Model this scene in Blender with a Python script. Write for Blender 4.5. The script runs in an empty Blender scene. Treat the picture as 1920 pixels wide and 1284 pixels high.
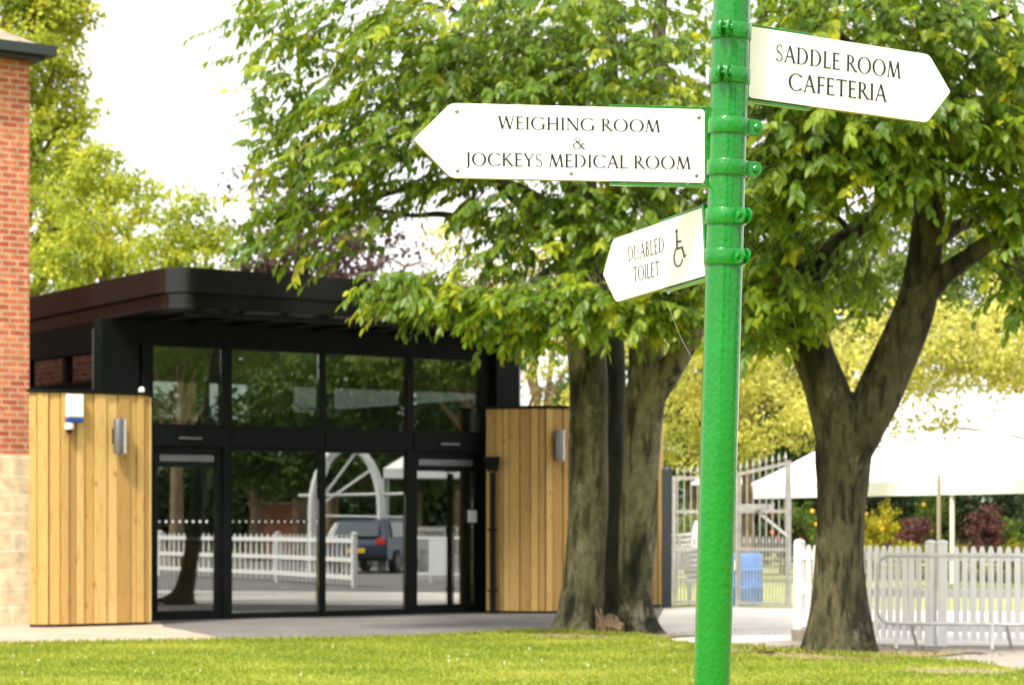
import bpy, math, random
import numpy as np
from mathutils import Vector

random.seed(7)
rng = np.random.default_rng(11)
R = math.radians
scene = bpy.context.scene
COL = scene.collection

# ------------------------------------------------------------------ camera
F = 4500.0          # focal length in photo pixels (photo 1920 x 1284)
HZ = 980.0          # horizon row
HC = 1.35           # camera height
cam_d = bpy.data.cameras.new("camera")
cam = bpy.data.objects.new("camera", cam_d)
COL.objects.link(cam)
cam.location = (0, 0, HC)
cam.rotation_euler = (R(90), 0, 0)
cam_d.sensor_width = 36.0
cam_d.lens = 36.0 * F / 1920.0
cam_d.shift_y = (HZ - 642.0) / 1920.0
cam_d.clip_start = 0.1
cam_d.clip_end = 1500
cam_d.dof.use_dof = True
cam_d.dof.focus_distance = 5.75
cam_d.dof.aperture_fstop = 10.5
cam_d.dof.aperture_blades = 0
scene.camera = cam

# ------------------------------------------------------------------ sky, sun, exposure
SUN_EL, SUN_AZ = R(53), R(208)        # azimuth clockwise from +Y
sun_dir = Vector((math.sin(SUN_AZ) * math.cos(SUN_EL), math.cos(SUN_AZ) * math.cos(SUN_EL), math.sin(SUN_EL)))
world = bpy.data.worlds.new("World")
scene.world = world
world.use_nodes = True
wn = world.node_tree
wn.nodes.clear()
w_out = wn.nodes.new("ShaderNodeOutputWorld")
w_bg = wn.nodes.new("ShaderNodeBackground")
w_sky = wn.nodes.new("ShaderNodeTexSky")
w_sky.sky_type = 'NISHITA'
w_sky.sun_disc = False
w_sky.sun_elevation = SUN_EL
w_sky.sun_rotation = SUN_AZ
w_sky.dust_density = 4.0
w_sky.air_density = 1.2
w_hs = wn.nodes.new("ShaderNodeHueSaturation")
w_hs.inputs['Saturation'].default_value = 0.22      # thin bright cloud
w_mx = wn.nodes.new("ShaderNodeMixRGB")
w_mx.inputs[0].default_value = 0.5
w_mx.inputs[2].default_value = (13.0, 12.9, 12.8, 1)
wn.links.new(w_sky.outputs[0], w_hs.inputs['Color'])
wn.links.new(w_hs.outputs[0], w_mx.inputs[1])
wn.links.new(w_mx.outputs[0], w_bg.inputs[0])
w_bg.inputs[1].default_value = 0.105
wn.links.new(w_bg.outputs[0], w_out.inputs[0])

sun_d = bpy.data.lights.new("sun", 'SUN')
sun_d.energy = 3.6
sun_d.angle = R(10.0)
sun_d.color = (1.0, 0.93, 0.80)
sun = bpy.data.objects.new("sun", sun_d)
COL.objects.link(sun)
sun.rotation_euler = sun_dir.to_track_quat('Z', 'Y').to_euler()
sun.location = sun_dir * 60

scene.view_settings.view_transform = 'Standard'
scene.view_settings.look = 'None'
scene.view_settings.gamma = 1.0
scene.view_settings.exposure = 0.95

scene.render.engine = 'CYCLES'
scene.cycles.use_denoising = True
scene.cycles.max_bounces = 10
scene.cycles.diffuse_bounces = 4
scene.cycles.transparent_max_bounces = 16
scene.cycles.caustics_reflective = False
scene.cycles.caustics_refractive = False

# ------------------------------------------------------------------ measuring helpers
def P(px, py, Y):
    return Vector(((px - 960.0) / F * Y, Y, HC + (HZ - py) / F * Y))

def G(px, py):
    Y = HC * F / (py - HZ)
    return ((px - 960.0) / F * Y, Y)

# ------------------------------------------------------------------ materials
def node_mat(name):
    m = bpy.data.materials.new(name)
    m.use_nodes = True
    nt = m.node_tree
    nt.nodes.clear()
    out = nt.nodes.new("ShaderNodeOutputMaterial")
    return m, nt, out

def mat(name, col, rough=0.6, metal=0.0, col2=None, nscale=4.0, stretch=(1, 1, 1), bump=0.0, bscale=40.0,
        tint=None, coat=0.0, spec=0.5, detail=5.0, sharp=(0.35, 0.65), bstretch=None, rvar=0.0, knots=None):
    """Principled material; col2 = second colour in a noise, tint = colour ramp over the 'tint' attribute."""
    m, nt, out = node_mat(name)
    N, L = nt.nodes, nt.links
    b = N.new("ShaderNodeBsdfPrincipled")
    L.new(b.outputs[0], out.inputs[0])
    b.inputs['Roughness'].default_value = rough
    b.inputs['Metallic'].default_value = metal
    b.inputs['Specular IOR Level'].default_value = spec
    b.inputs['Coat Weight'].default_value = coat
    b.inputs['Coat Roughness'].default_value = 0.08
    b.inputs['Base Color'].default_value = (*col, 1)
    tc = N.new("ShaderNodeTexCoord")
    mp = N.new("ShaderNodeMapping")
    mp.inputs['Scale'].default_value = stretch
    L.new(tc.outputs['Object'], mp.inputs[0])
    csock = None
    if tint:
        at = N.new("ShaderNodeAttribute")
        at.attribute_name = 'tint'
        rp = N.new("ShaderNodeValToRGB")
        e = rp.color_ramp.elements
        while len(e) < len(tint):
            e.new(0.5)
        for i, c in enumerate(tint):
            e[i].position = i / (len(tint) - 1)
            e[i].color = (*c, 1)
        L.new(at.outputs['Fac'], rp.inputs[0])
        csock = rp.outputs[0]
    if col2:
        nz = N.new("ShaderNodeTexNoise")
        nz.inputs['Scale'].default_value = nscale
        nz.inputs['Detail'].default_value = detail
        L.new(mp.outputs[0], nz.inputs[0])
        rg = N.new("ShaderNodeMapRange")
        rg.inputs[1].default_value, rg.inputs[2].default_value = sharp
        L.new(nz.outputs['Fac'], rg.inputs[0])
        mx = N.new("ShaderNodeMixRGB")
        L.new(rg.outputs[0], mx.inputs[0])
        if csock is not None:
            mx.blend_type = 'MULTIPLY'
            L.new(csock, mx.inputs[1])
        else:
            mx.inputs[1].default_value = (*col, 1)
        mx.inputs[2].default_value = (*col2, 1)
        csock = mx.outputs[0]
        if rvar:
            r2 = N.new("ShaderNodeMapRange")
            r2.inputs[3].default_value = rough
            r2.inputs[4].default_value = rough + rvar
            L.new(nz.outputs['Fac'], r2.inputs[0])
            L.new(r2.outputs[0], b.inputs['Roughness'])
    if knots:
        mk = N.new("ShaderNodeMapping")
        mk.inputs['Scale'].default_value = (5.5, 5.5, 3.2)
        L.new(tc.outputs['Object'], mk.inputs[0])
        vk = N.new("ShaderNodeTexVoronoi")
        vk.inputs['Scale'].default_value = 1.0
        L.new(mk.outputs[0], vk.inputs[0])
        rk = N.new("ShaderNodeMapRange")
        rk.inputs[1].default_value, rk.inputs[2].default_value = 0.07, 0.17
        rk.inputs[3].default_value, rk.inputs[4].default_value = 0.75, 0.0
        L.new(vk.outputs['Distance'], rk.inputs[0])
        xk = N.new("ShaderNodeMixRGB")
        L.new(rk.outputs[0], xk.inputs[0])
        L.new(csock, xk.inputs[1])
        xk.inputs[2].default_value = (*knots, 1)
        csock = xk.outputs[0]
    if csock is not None:
        L.new(csock, b.inputs['Base Color'])
    if bump:
        n2 = N.new("ShaderNodeTexNoise")
        n2.inputs['Scale'].default_value = bscale
        n2.inputs['Detail'].default_value = 4
        if bstretch:
            mp2 = N.new("ShaderNodeMapping")
            mp2.inputs['Scale'].default_value = bstretch
            L.new(tc.outputs['Object'], mp2.inputs[0])
            L.new(mp2.outputs[0], n2.inputs[0])
        else:
            L.new(mp.outputs[0], n2.inputs[0])
        bp = N.new("ShaderNodeBump")
        bp.inputs['Strength'].default_value = bump
        bp.inputs['Distance'].default_value = 0.02
        L.new(n2.outputs['Fac'], bp.inputs['Height'])
        L.new(bp.outputs[0], b.inputs['Normal'])
    return m

def leaf_mat(name, ramp, trans=0.35, rough=0.42):
    m, nt, out = node_mat(name)
    N, L = nt.nodes, nt.links
    at = N.new("ShaderNodeAttribute")
    at.attribute_name = 'tint'
    rp = N.new("ShaderNodeValToRGB")
    e = rp.color_ramp.elements
    while len(e) < len(ramp):
        e.new(0.5)
    for i, c in enumerate(ramp):
        e[i].position = i / (len(ramp) - 1)
        e[i].color = (*c, 1)
    L.new(at.outputs['Fac'], rp.inputs[0])
    b = N.new("ShaderNodeBsdfPrincipled")
    b.inputs['Roughness'].default_value = rough
    b.inputs['Specular IOR Level'].default_value = 0.4
    L.new(rp.outputs[0], b.inputs['Base Color'])
    t = N.new("ShaderNodeBsdfTranslucent")
    hs = N.new("ShaderNodeHueSaturation")
    hs.inputs['Value'].default_value = 1.9
    hs.inputs['Hue'].default_value = 0.485
    L.new(rp.outputs[0], hs.inputs['Color'])
    L.new(hs.outputs[0], t.inputs[0])
    mx = N.new("ShaderNodeMixShader")
    mx.inputs[0].default_value = trans
    L.new(b.outputs[0], mx.inputs[1])
    L.new(t.outputs[0], mx.inputs[2])
    L.new(mx.outputs[0], out.inputs[0])
    return m

def glass_mat(name, tint=(0.80, 0.86, 0.82), refl=0.16, rough=0.0):
    m, nt, out = node_mat(name)
    N, L = nt.nodes, nt.links
    tr = N.new("ShaderNodeBsdfTransparent")
    tr.inputs[0].default_value = (*tint, 1)
    gl = N.new("ShaderNodeBsdfGlossy")
    gl.inputs['Roughness'].default_value = rough
    gl.inputs[0].default_value = (1, 1, 1, 1)
    fr = N.new("ShaderNodeFresnel")
    fr.inputs[0].default_value = 1.5
    ad = N.new("ShaderNodeMath")
    ad.operation = 'ADD'
    ad.inputs[1].default_value = refl
    L.new(fr.outputs[0], ad.inputs[0])
    mx = N.new("ShaderNodeMixShader")
    L.new(ad.outputs[0], mx.inputs[0])
    L.new(tr.outputs[0], mx.inputs[1])
    L.new(gl.outputs[0], mx.inputs[2])
    L.new(mx.outputs[0], out.inputs[0])
    return m

def brick_mat(name, c1, c2, mortar, bw, bh, ms, rough=0.85, offset=0.5, var=True):
    m, nt, out = node_mat(name)
    N, L = nt.nodes, nt.links
    b = N.new("ShaderNodeBsdfPrincipled")
    b.inputs['Roughness'].default_value = rough
    L.new(b.outputs[0], out.inputs[0])
    uv = N.new("ShaderNodeUVMap")
    uv.uv_map = "wall"
    br = N.new("ShaderNodeTexBrick")
    br.offset = offset
    br.inputs['Color1'].default_value = (*c1, 1)
    br.inputs['Color2'].default_value = (*c2, 1)
    br.inputs['Mortar'].default_value = (*mortar, 1)
    br.inputs['Scale'].default_value = 1.0
    br.inputs['Brick Width'].default_value = bw
    br.inputs['Row Height'].default_value = bh
    br.inputs['Mortar Size'].default_value = ms
    br.inputs['Mortar Smooth'].default_value = 0.1
    L.new(uv.outputs[0], br.inputs['Vector'])
    nz = N.new("ShaderNodeTexNoise")
    nz.inputs['Scale'].default_value = 7.0
    nz.inputs['Detail'].default_value = 6
    L.new(uv.outputs[0], nz.inputs[0])
    hs = N.new("ShaderNodeHueSaturation")
    mr = N.new("ShaderNodeMapRange")
    mr.inputs[1].default_value, mr.inputs[2].default_value = 0.3, 0.7
    mr.inputs[3].default_value, mr.inputs[4].default_value = 0.75, 1.25
    L.new(nz.outputs['Fac'], mr.inputs[0])
    L.new(mr.outputs[0], hs.inputs['Value'])
    L.new(br.outputs['Color'], hs.inputs['Color'])
    L.new(hs.outputs[0], b.inputs['Base Color'])
    bp = N.new("ShaderNodeBump")
    bp.inputs['Strength'].default_value = 0.5
    bp.inputs['Distance'].default_value = 0.008
    bp.invert = True
    L.new(br.outputs['Fac'], bp.inputs['Height'])
    L.new(bp.outputs[0], b.inputs['Normal'])
    return m

M = {}
M['post'] = mat('green_gloss_paint', (0.0004, 0.185, 0.012), 0.22, col2=(0.0004, 0.155, 0.010), nscale=9, bump=0.22, bscale=95, coat=0.55, spec=0.3, rvar=0.05,
                stretch=(1, 1, 0.7))
M['white_sign'] = mat('white_sign_enamel', (0.86, 0.85, 0.85), 0.28, col2=(0.82, 0.80, 0.78), nscale=6, sharp=(0.45, 0.85), coat=0.2)
M['ink'] = mat('black_lettering', (0.012, 0.011, 0.012), 0.45)
M['ink_brown'] = mat('faded_lettering', (0.018, 0.010, 0.010), 0.5)
M['board_edge'] = mat('aged_board_edge', (0.34, 0.25, 0.09), 0.7, col2=(0.20, 0.14, 0.06), nscale=30)
M['screw'] = mat('dull_screw', (0.30, 0.29, 0.27), 0.4, metal=0.9)
M['black'] = mat('black_powder_coat', (0.0035, 0.0055, 0.0050), 0.5, col2=(0.005, 0.007, 0.0065), nscale=3, spec=0.12)
M['fascia'] = mat('dark_metal_fascia', (0.006, 0.006, 0.006), 0.2, col2=(0.005, 0.005, 0.005), nscale=1.5, spec=0.42)
M['soffit'] = mat('dark_soffit', (0.004, 0.005, 0.005), 0.6, spec=0.15)
M['glass'] = glass_mat('window_glass', (0.82, 0.88, 0.83), 0.24)
M['pine'] = mat('larch_boards', (0.5, 0.3, 0.1), 0.62, tint=[(0.36, 0.205, 0.055), (0.50, 0.315, 0.095), (0.60, 0.41, 0.150)],
                col2=(0.78, 0.66, 0.52), nscale=5, stretch=(9, 9, 0.7), sharp=(0.52, 0.72), bump=0.15, bscale=30, knots=(0.30, 0.13, 0.03))
M['plinth'] = mat('dark_plinth', (0.05, 0.045, 0.04), 0.8)
M['desk_wood'] = mat('desk_wood', (0.15, 0.10, 0.055), 0.5, col2=(0.10, 0.065, 0.035), nscale=4, stretch=(10, 10, 1))
M['desk_top'] = mat('desk_top', (0.62, 0.60, 0.55), 0.3)
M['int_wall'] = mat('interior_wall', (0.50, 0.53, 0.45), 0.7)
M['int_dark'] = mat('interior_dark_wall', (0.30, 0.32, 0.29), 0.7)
M['int_floor'] = mat('interior_floor', (0.20, 0.18, 0.15), 0.35)
M['white_plastic'] = mat('white_plastic', (0.80, 0.80, 0.80), 0.35)
M['blue_plastic'] = mat('blue_plastic', (0.015, 0.055, 0.30), 0.4)
M['steel'] = mat('brushed_steel', (0.17, 0.175, 0.185), 0.42, metal=0.6)
M['dark_lens'] = mat('dark_lens', (0.01, 0.01, 0.012), 0.1)
M['brick'] = brick_mat('red_brick', (0.36, 0.066, 0.034), (0.56, 0.175, 0.075), (0.50, 0.34, 0.225), 0.225, 0.0825, 0.012)
M['stone'] = brick_mat('ashlar_stone', (0.70, 0.54, 0.34), (0.78, 0.63, 0.43), (0.82, 0.71, 0.53), 0.62, 0.245, 0.012)
M['gutter'] = mat('black_gutter', (0.022, 0.030, 0.032), 0.5)
M['roof_tile'] = mat('weathered_roof_tile', (0.40, 0.30, 0.22), 0.85, col2=(0.22, 0.17, 0.13), nscale=9, bump=0.6, bscale=18)
def bark_mat(name, base, dark, pale, fine, fiss, blotch=1.3):
    m, nt, out = node_mat(name)
    N, L = nt.nodes, nt.links
    b = N.new("ShaderNodeBsdfPrincipled")
    b.inputs['Roughness'].default_value = 0.88
    b.inputs['Specular IOR Level'].default_value = 0.3
    L.new(b.outputs[0], out.inputs[0])
    tc = N.new("ShaderNodeTexCoord")
    def noise(scale, st, detail=5, lo=0.4, hi=0.6):
        mp = N.new("ShaderNodeMapping")
        mp.inputs['Scale'].default_value = st
        L.new(tc.outputs['Object'], mp.inputs[0])
        n = N.new("ShaderNodeTexNoise")
        n.inputs['Scale'].default_value = scale
        n.inputs['Detail'].default_value = detail
        n.inputs['Roughness'].default_value = 0.62
        L.new(mp.outputs[0], n.inputs[0])
        r = N.new("ShaderNodeMapRange")
        r.inputs[1].default_value, r.inputs[2].default_value = lo, hi
        L.new(n.outputs['Fac'], r.inputs[0])
        return n, r
    def mix(f, c1, c2):
        x = N.new("ShaderNodeMixRGB")
        L.new(f, x.inputs[0])
        for i, c in ((1, c1), (2, c2)):
            if isinstance(c, tuple):
                x.inputs[i].default_value = (*c, 1)
            else:
                L.new(c, x.inputs[i])
        return x.outputs[0]
    n1, r1 = noise(blotch, (1.6, 1.6, 0.55), 6, 0.46, 0.60)       # dark mossy blotches
    n2, r2 = noise(fine, (1, 1, 0.6), 6, 0.38, 0.68)             # fine mottling
    n3, r3 = noise(2.2, (1.3, 1.3, 0.8), 4, 0.58, 0.68)          # pale lichen
    c = mix(r2.outputs[0], base, tuple(x * 0.55 for x in base))
    c = mix(r1.outputs[0], c, dark)
    c = mix(r3.outputs[0], c, pale)
    n4, r4 = noise(fiss, (3.0, 3.0, 0.55), 5, 0.36, 0.50)        # fissures
    d = N.new("ShaderNodeMixRGB")
    d.blend_type = 'MULTIPLY'
    d.inputs[0].default_value = 0.85
    L.new(c, d.inputs[1])
    L.new(r4.outputs[0], d.inputs[2])
    L.new(d.outputs[0], b.inputs['Base Color'])
    bp = N.new("ShaderNodeBump")
    bp.inputs['Strength'].default_value = 0.9
    bp.inputs['Distance'].default_value = 0.03
    L.new(n4.outputs['Fac'], bp.inputs['Height'])
    L.new(bp.outputs[0], b.inputs['Normal'])
    return m
M['bark_grey'] = bark_mat('grey_cherry_bark', (0.185, 0.172, 0.095), (0.026, 0.031, 0.010), (0.27, 0.24, 0.17), 16.0, 2.6)
M['bark_shade_paint'] = bark_mat('shade_painted_bark', (0.028, 0.032, 0.014), (0.012, 0.016, 0.006), (0.04, 0.04, 0.02), 16.0, 2.6)  # bark colour darkened to paint in the shade between the stems
M['bark_brown'] = bark_mat('fissured_brown_bark', (0.085, 0.074, 0.034), (0.016, 0.017, 0.006), (0.17, 0.15, 0.10), 20.0, 5.0, 1.9)
M['bark_far'] = mat('far_bark', (0.24, 0.17, 0.09), 0.9, col2=(0.13, 0.09, 0.05), nscale=3)
M['broken_wood'] = mat('broken_wood', (0.42, 0.29, 0.165), 0.9, col2=(0.11, 0.075, 0.04), nscale=14, stretch=(2, 2, 0.6), bump=0.9, bscale=14)
M['leaf_main'] = leaf_mat('cherry_leaves', [(0.040, 0.100, 0.006), (0.105, 0.190, 0.010), (0.23, 0.305, 0.016), (0.44, 0.45, 0.025)], 0.50)
M['leaf_left'] = leaf_mat('lime_leaves', [(0.11, 0.175, 0.016), (0.28, 0.33, 0.028), (0.52, 0.51, 0.050)], 0.42, 0.6)
M['leaf_pale'] = leaf_mat('pale_maple_leaves', [(0.18, 0.20, 0.038), (0.38, 0.39, 0.075), (0.60, 0.57, 0.15)], 0.42, 0.6)
M['leaf_copper'] = leaf_mat('copper_beech_leaves', [(0.040, 0.022, 0.026), (0.075, 0.040, 0.044), (0.13, 0.07, 0.065)], 0.25, 0.5)
M['leaf_green'] = leaf_mat('green_leaves', [(0.030, 0.075, 0.012), (0.065, 0.130, 0.020), (0.14, 0.20, 0.03)], 0.35, 0.5)
M['leaf_mid'] = leaf_mat('broad_tree_leaves', [(0.05, 0.10, 0.014), (0.11, 0.17, 0.024), (0.22, 0.27, 0.04)], 0.38, 0.55)
M['leaf_dark'] = leaf_mat('dark_leaves', [(0.012, 0.030, 0.008), (0.028, 0.060, 0.012), (0.06, 0.10, 0.02)], 0.25, 0.5)
M['litter'] = leaf_mat('dry_leaves', [(0.10, 0.06, 0.025), (0.22, 0.14, 0.06), (0.36, 0.26, 0.12)], 0.1, 0.8)
M['leaf_purple'] = leaf_mat('purple_leaves', [(0.045, 0.014, 0.014), (0.10, 0.032, 0.03), (0.17, 0.06, 0.05)], 0.25, 0.5)
M['leaf_yellow'] = leaf_mat('yellow_green_leaves', [(0.20, 0.23, 0.012), (0.36, 0.34, 0.015), (0.50, 0.44, 0.02)], 0.35, 0.5)
M['flower_yellow'] = mat('yellow_petals', (0.80, 0.45, 0.02), 0.6)
M['flower_purple'] = mat('purple_petals', (0.16, 0.05, 0.45), 0.6)
M['flower_red'] = mat('red_petals', (0.65, 0.10, 0.05), 0.6)
M['white_fence'] = mat('white_fence_paint', (0.80, 0.79, 0.78), 0.5, col2=(0.70, 0.69, 0.66), nscale=5, sharp=(0.5, 0.85))
M['galv'] = mat('galvanised_steel', (0.60, 0.60, 0.59), 0.45, metal=0.35, col2=(0.48, 0.48, 0.47), nscale=14)
M['gate_grey'] = mat('grey_gate_paint', (0.40, 0.395, 0.375), 0.5, col2=(0.30, 0.295, 0.28), nscale=8)
M['canvas'] = mat('white_canvas', (0.84, 0.83, 0.82), 0.6)
M['barrel'] = mat('blue_drum_plastic', (0.05, 0.22, 0.62), 0.4)
M['pole_pale'] = mat('pale_tent_pole', (0.74, 0.70, 0.63), 0.5)
M['pole_wood'] = mat('weathered_post', (0.30, 0.25, 0.18), 0.8)
M['concrete'] = mat('concrete_block', (0.30, 0.27, 0.22), 0.9, col2=(0.16, 0.15, 0.10), nscale=8, bump=0.5)
M['lawn'] = mat('lawn_soil_and_grass', (0.18, 0.225, 0.02), 0.9, col2=(0.33, 0.345, 0.055), nscale=0.9, sharp=(0.40, 0.64), bump=0.6, bscale=30,
                stretch=(0.7, 1.0, 1))
M['grass'] = leaf_mat('grass_blades', [(0.095, 0.165, 0.014), (0.185, 0.245, 0.020), (0.33, 0.345, 0.045), (0.46, 0.40, 0.15)], 0.35, 0.6)
M['daisy'] = mat('daisy_petals', (0.85, 0.85, 0.80), 0.6)
M['back_lawn'] = mat('far_grass', (0.23, 0.26, 0.08), 0.9, col2=(0.31, 0.325, 0.11), nscale=0.4)
M['earth'] = mat('rough_grass_ground', (0.20, 0.23, 0.05), 0.95, col2=(0.14, 0.17, 0.04), nscale=0.3)
M['tarmac'] = mat('grey_tarmac', (0.120, 0.112, 0.108), 0.9, col2=(0.165, 0.152, 0.145), nscale=1.6, sharp=(0.35, 0.7), bump=0.3, bscale=70)
M['paving'] = mat('buff_paving', (0.42, 0.345, 0.275), 0.85, col2=(0.34, 0.275, 0.215), nscale=1.8, bump=0.2, bscale=50)
M['drive'] = mat('pale_worn_drive', (0.70, 0.645, 0.60), 0.88, col2=(0.52, 0.475, 0.445), nscale=0.9, sharp=(0.42, 0.72), bump=0.2, bscale=60)
M['pavement'] = mat('grey_pavement', (0.34, 0.30, 0.275), 0.9, col2=(0.26, 0.23, 0.20), nscale=1.4, bump=0.3, bscale=60)
M['soil'] = mat('bare_soil', (0.30, 0.225, 0.125), 0.95, col2=(0.20, 0.17, 0.07), nscale=3, bump=0.6, bscale=30)
M['slab'] = mat('pale_slab', (0.55, 0.47, 0.38), 0.85, col2=(0.46, 0.39, 0.31), nscale=3)
M['iron'] = mat('cast_iron_cover', (0.09, 0.075, 0.065), 0.7, metal=0.3)
M['car_paint'] = mat('blue_car_paint', (0.010, 0.020, 0.060), 0.35, coat=0.3)
M['tyre'] = mat('tyre_rubber', (0.015, 0.015, 0.015), 0.8)
M['plate'] = mat('yellow_number_plate', (0.80, 0.50, 0.04), 0.5)
M['tail'] = mat('red_tail_lamp', (0.50, 0.02, 0.02), 0.25)
M['car_glass'] = mat('dark_car_glass', (0.02, 0.03, 0.04), 0.05, coat=1.0)
M['silk'] = mat('spider_silk', (0.75, 0.72, 0.66), 0.4)

# ------------------------------------------------------------------ mesh helpers
class MB:
    def __init__(self):
        self.v, self.f, self.t = [], [], []
    def add(self, vs, fs, tint=0.5):
        o = len(self.v)
        self.v += [tuple(p) for p in vs]
        self.f += [tuple(i + o for i in f) for f in fs]
        self.t += [tint] * len(vs)
    def box(self, c, sx, sy, sz, ax=None, tint=0.5):
        """box with centre c, full sizes along the axes ax = (X, Y, Z)"""
        X, Y, Z = ax if ax else (Vector((1, 0, 0)), Vector((0, 1, 0)), Vector((0, 0, 1)))
        c = Vector(c)
        vs = [c + X * (sx / 2 * i) + Y * (sy / 2 * j) + Z * (sz / 2 * k) for i in (-1, 1) for j in (-1, 1) for k in (-1, 1)]
        self.add(vs, [(0, 1, 3, 2), (4, 6, 7, 5), (0, 4, 5, 1), (2, 3, 7, 6), (0, 2, 6, 4), (1, 5, 7, 3)], tint)
    def bar(self, a, b, w, d, side=None, tint=0.5):
        """rectangular bar from a to b; w across 'side', d across the other way"""
        a, b = Vector(a), Vector(b)
        Zv = (b - a).normalized()
        S = Vector(side) if side else (Vector((1, 0, 0)) if abs(Zv.x) < 0.9 else Vector((0, 1, 0)))
        X = (S - Zv * S.dot(Zv)).normalized()
        Yv = Zv.cross(X)
        self.box((a + b) / 2, w, d, (b - a).length, (X, Yv, Zv), tint)
    def prism(self, poly, nrm, depth, tint=0.5):
        """polygon (3-D points, ordered) pushed along -nrm by depth"""
        n = len(poly)
        off = Vector(nrm) * -depth
        vs = [Vector(p) for p in poly] + [Vector(p) + off for p in poly]
        fs = [tuple(range(n)), tuple(range(2 * n - 1, n - 1, -1))]
        fs += [(i, i + n, (i + 1) % n + n, (i + 1) % n) for i in range(n)]
        self.add(vs, fs, tint)
    def tube(self, pts, radii, seg=12, caps=True, lump=0.0, tint=0.5, flare=None):
        pts = [Vector(p) for p in pts]
        n = len(pts)
        if not hasattr(radii, '__len__'):
            radii = [radii] * n
        o = len(self.v)
        prev = None
        ph = [random.random() * 6.28 for _ in range(4)]
        for i, p in enumerate(pts):
            d = (pts[min(i + 1, n - 1)] - pts[max(i - 1, 0)]).normalized()
            if prev is None:
                X = d.cross(Vector((0, 1, 0)))
                if X.length < 0.05:
                    X = d.cross(Vector((1, 0, 0)))
                X.normalize()
            else:
                X = (prev - d * prev.dot(d)).normalized()
            prev = X
            Yv = d.cross(X)
            for k in range(seg):
                a = 2 * math.pi * k / seg
                r = radii[i]
                if lump:
                    r *= 1 + lump * (math.sin(2 * a + ph[0] + i * 0.35) * 0.5 + math.sin(3 * a + ph[1] - i * 0.5) * 0.4 + math.sin(7 * a + ph[2] + i * 0.2) * 0.22)
                if flare:
                    f = flare(i / (n - 1))
                    r *= 1 + f * (0.55 + 0.45 * math.sin(5 * a + ph[3]) + 0.2 * math.sin(3 * a + ph[1]))
                self.v.append(tuple(p + X * (r * math.cos(a)) + Yv * (r * math.sin(a))))
                self.t.append(tint)
        for i in range(n - 1):
            for k in range(seg):
                a, b = o + i * seg + k, o + i * seg + (k + 1) % seg
                self.f.append((a, b, b + seg, a + seg))
        if caps:
            self.f.append(tuple(o + k for k in range(seg - 1, -1, -1)))
            self.f.append(tuple(o + (n - 1) * seg + k for k in range(seg)))
    def lathe(self, c, prof, seg=20, axis=None, tint=0.5):
        """prof = [(radius, height)...] around axis through c"""
        Zv = Vector(axis) if axis else Vector((0, 0, 1))
        Zv.normalize()
        X = Zv.cross(Vector((0.3, 0.9, 0.1))).normalized()
        Yv = Zv.cross(X)
        c = Vector(c)
        o = len(self.v)
        for r, h in prof:
            for k in range(seg):
                a = 2 * math.pi * k / seg
                self.v.append(tuple(c + Zv * h + X * (r * math.cos(a)) + Yv * (r * math.sin(a))))
                self.t.append(tint)
        for i in range(len(prof) - 1):
            for k in range(seg):
                a, b = o + i * seg + k, o + i * seg + (k + 1) % seg
                self.f.append((a, b, b + seg, a + seg))
        self.f.append(tuple(o + k for k in range(seg - 1, -1, -1)))
        self.f.append(tuple(o + (len(prof) - 1) * seg + k for k in range(seg)))

def world_loc(o):
    v = Vector((0, 0, 0))
    while o:
        v += o.location
        o = o.parent
    return v

def finish(o, name_mesh, smooth, angle=40):
    if smooth:
        o.data.polygons.foreach_set('use_smooth', [True] * len(o.data.polygons))
        try:
            o.data.set_sharp_from_angle(angle=R(angle))
        except Exception:
            pass

def obj(name, mb, material, parent=None, smooth=False, loc=None, bevel=0.0, angle=40):
    """link an MB as ONE mesh object (world coordinates in, stored relative to its parent / base point)"""
    base = world_loc(parent) if parent else Vector(loc) if loc is not None else Vector((0, 0, 0))
    me = bpy.data.meshes.new(name)
    me.from_pydata([(x - base.x, y - base.y, z - base.z) for x, y, z in mb.v], [], mb.f)
    at = me.attributes.new('tint', 'FLOAT', 'POINT')
    at.data.foreach_set('value', mb.t)
    me.materials.append(M[material] if isinstance(material, str) else material)
    me.validate()
    me.update()
    o = bpy.data.objects.new(name, me)
    COL.objects.link(o)
    if parent:
        o.parent = parent
    else:
        o.location = base
    finish(o, name, smooth, angle)
    if bevel:
        b = o.modifiers.new('bevel', 'BEVEL')
        b.width = bevel
        b.segments = 2
        b.limit_method = 'ANGLE'
    return o

def wall_uv(o, fn):
    """store metres-along-the-wall / height as a uv map"""
    uv = o.data.uv_layers.new(name="wall")
    base = world_loc(o)
    for poly in o.data.polygons:
        for li in poly.loop_indices:
            v = o.data.vertices[o.data.loops[li].vertex_index].co + base
            uv.data[li].uv = fn(v, poly.normal)

def tag(o, label=None, cat=None, group=None, kind=None):
    if label: o['label'] = label
    if cat: o['category'] = cat
    if group: o['group'] = group
    if kind: o['kind'] = kind
    return o

def thing(name, loc, label, cat, group=None):
    o = bpy.data.objects.new(name, None)
    o.empty_display_size = 0.2
    COL.objects.link(o)
    o.location = loc
    return tag(o, label, cat, group)

def copy_tree(o, parent=None):
    c = o.copy()
    COL.objects.link(c)
    if parent: c.parent = parent
    for ch in list(o.children):
        copy_tree(ch, c)
    return c

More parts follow.
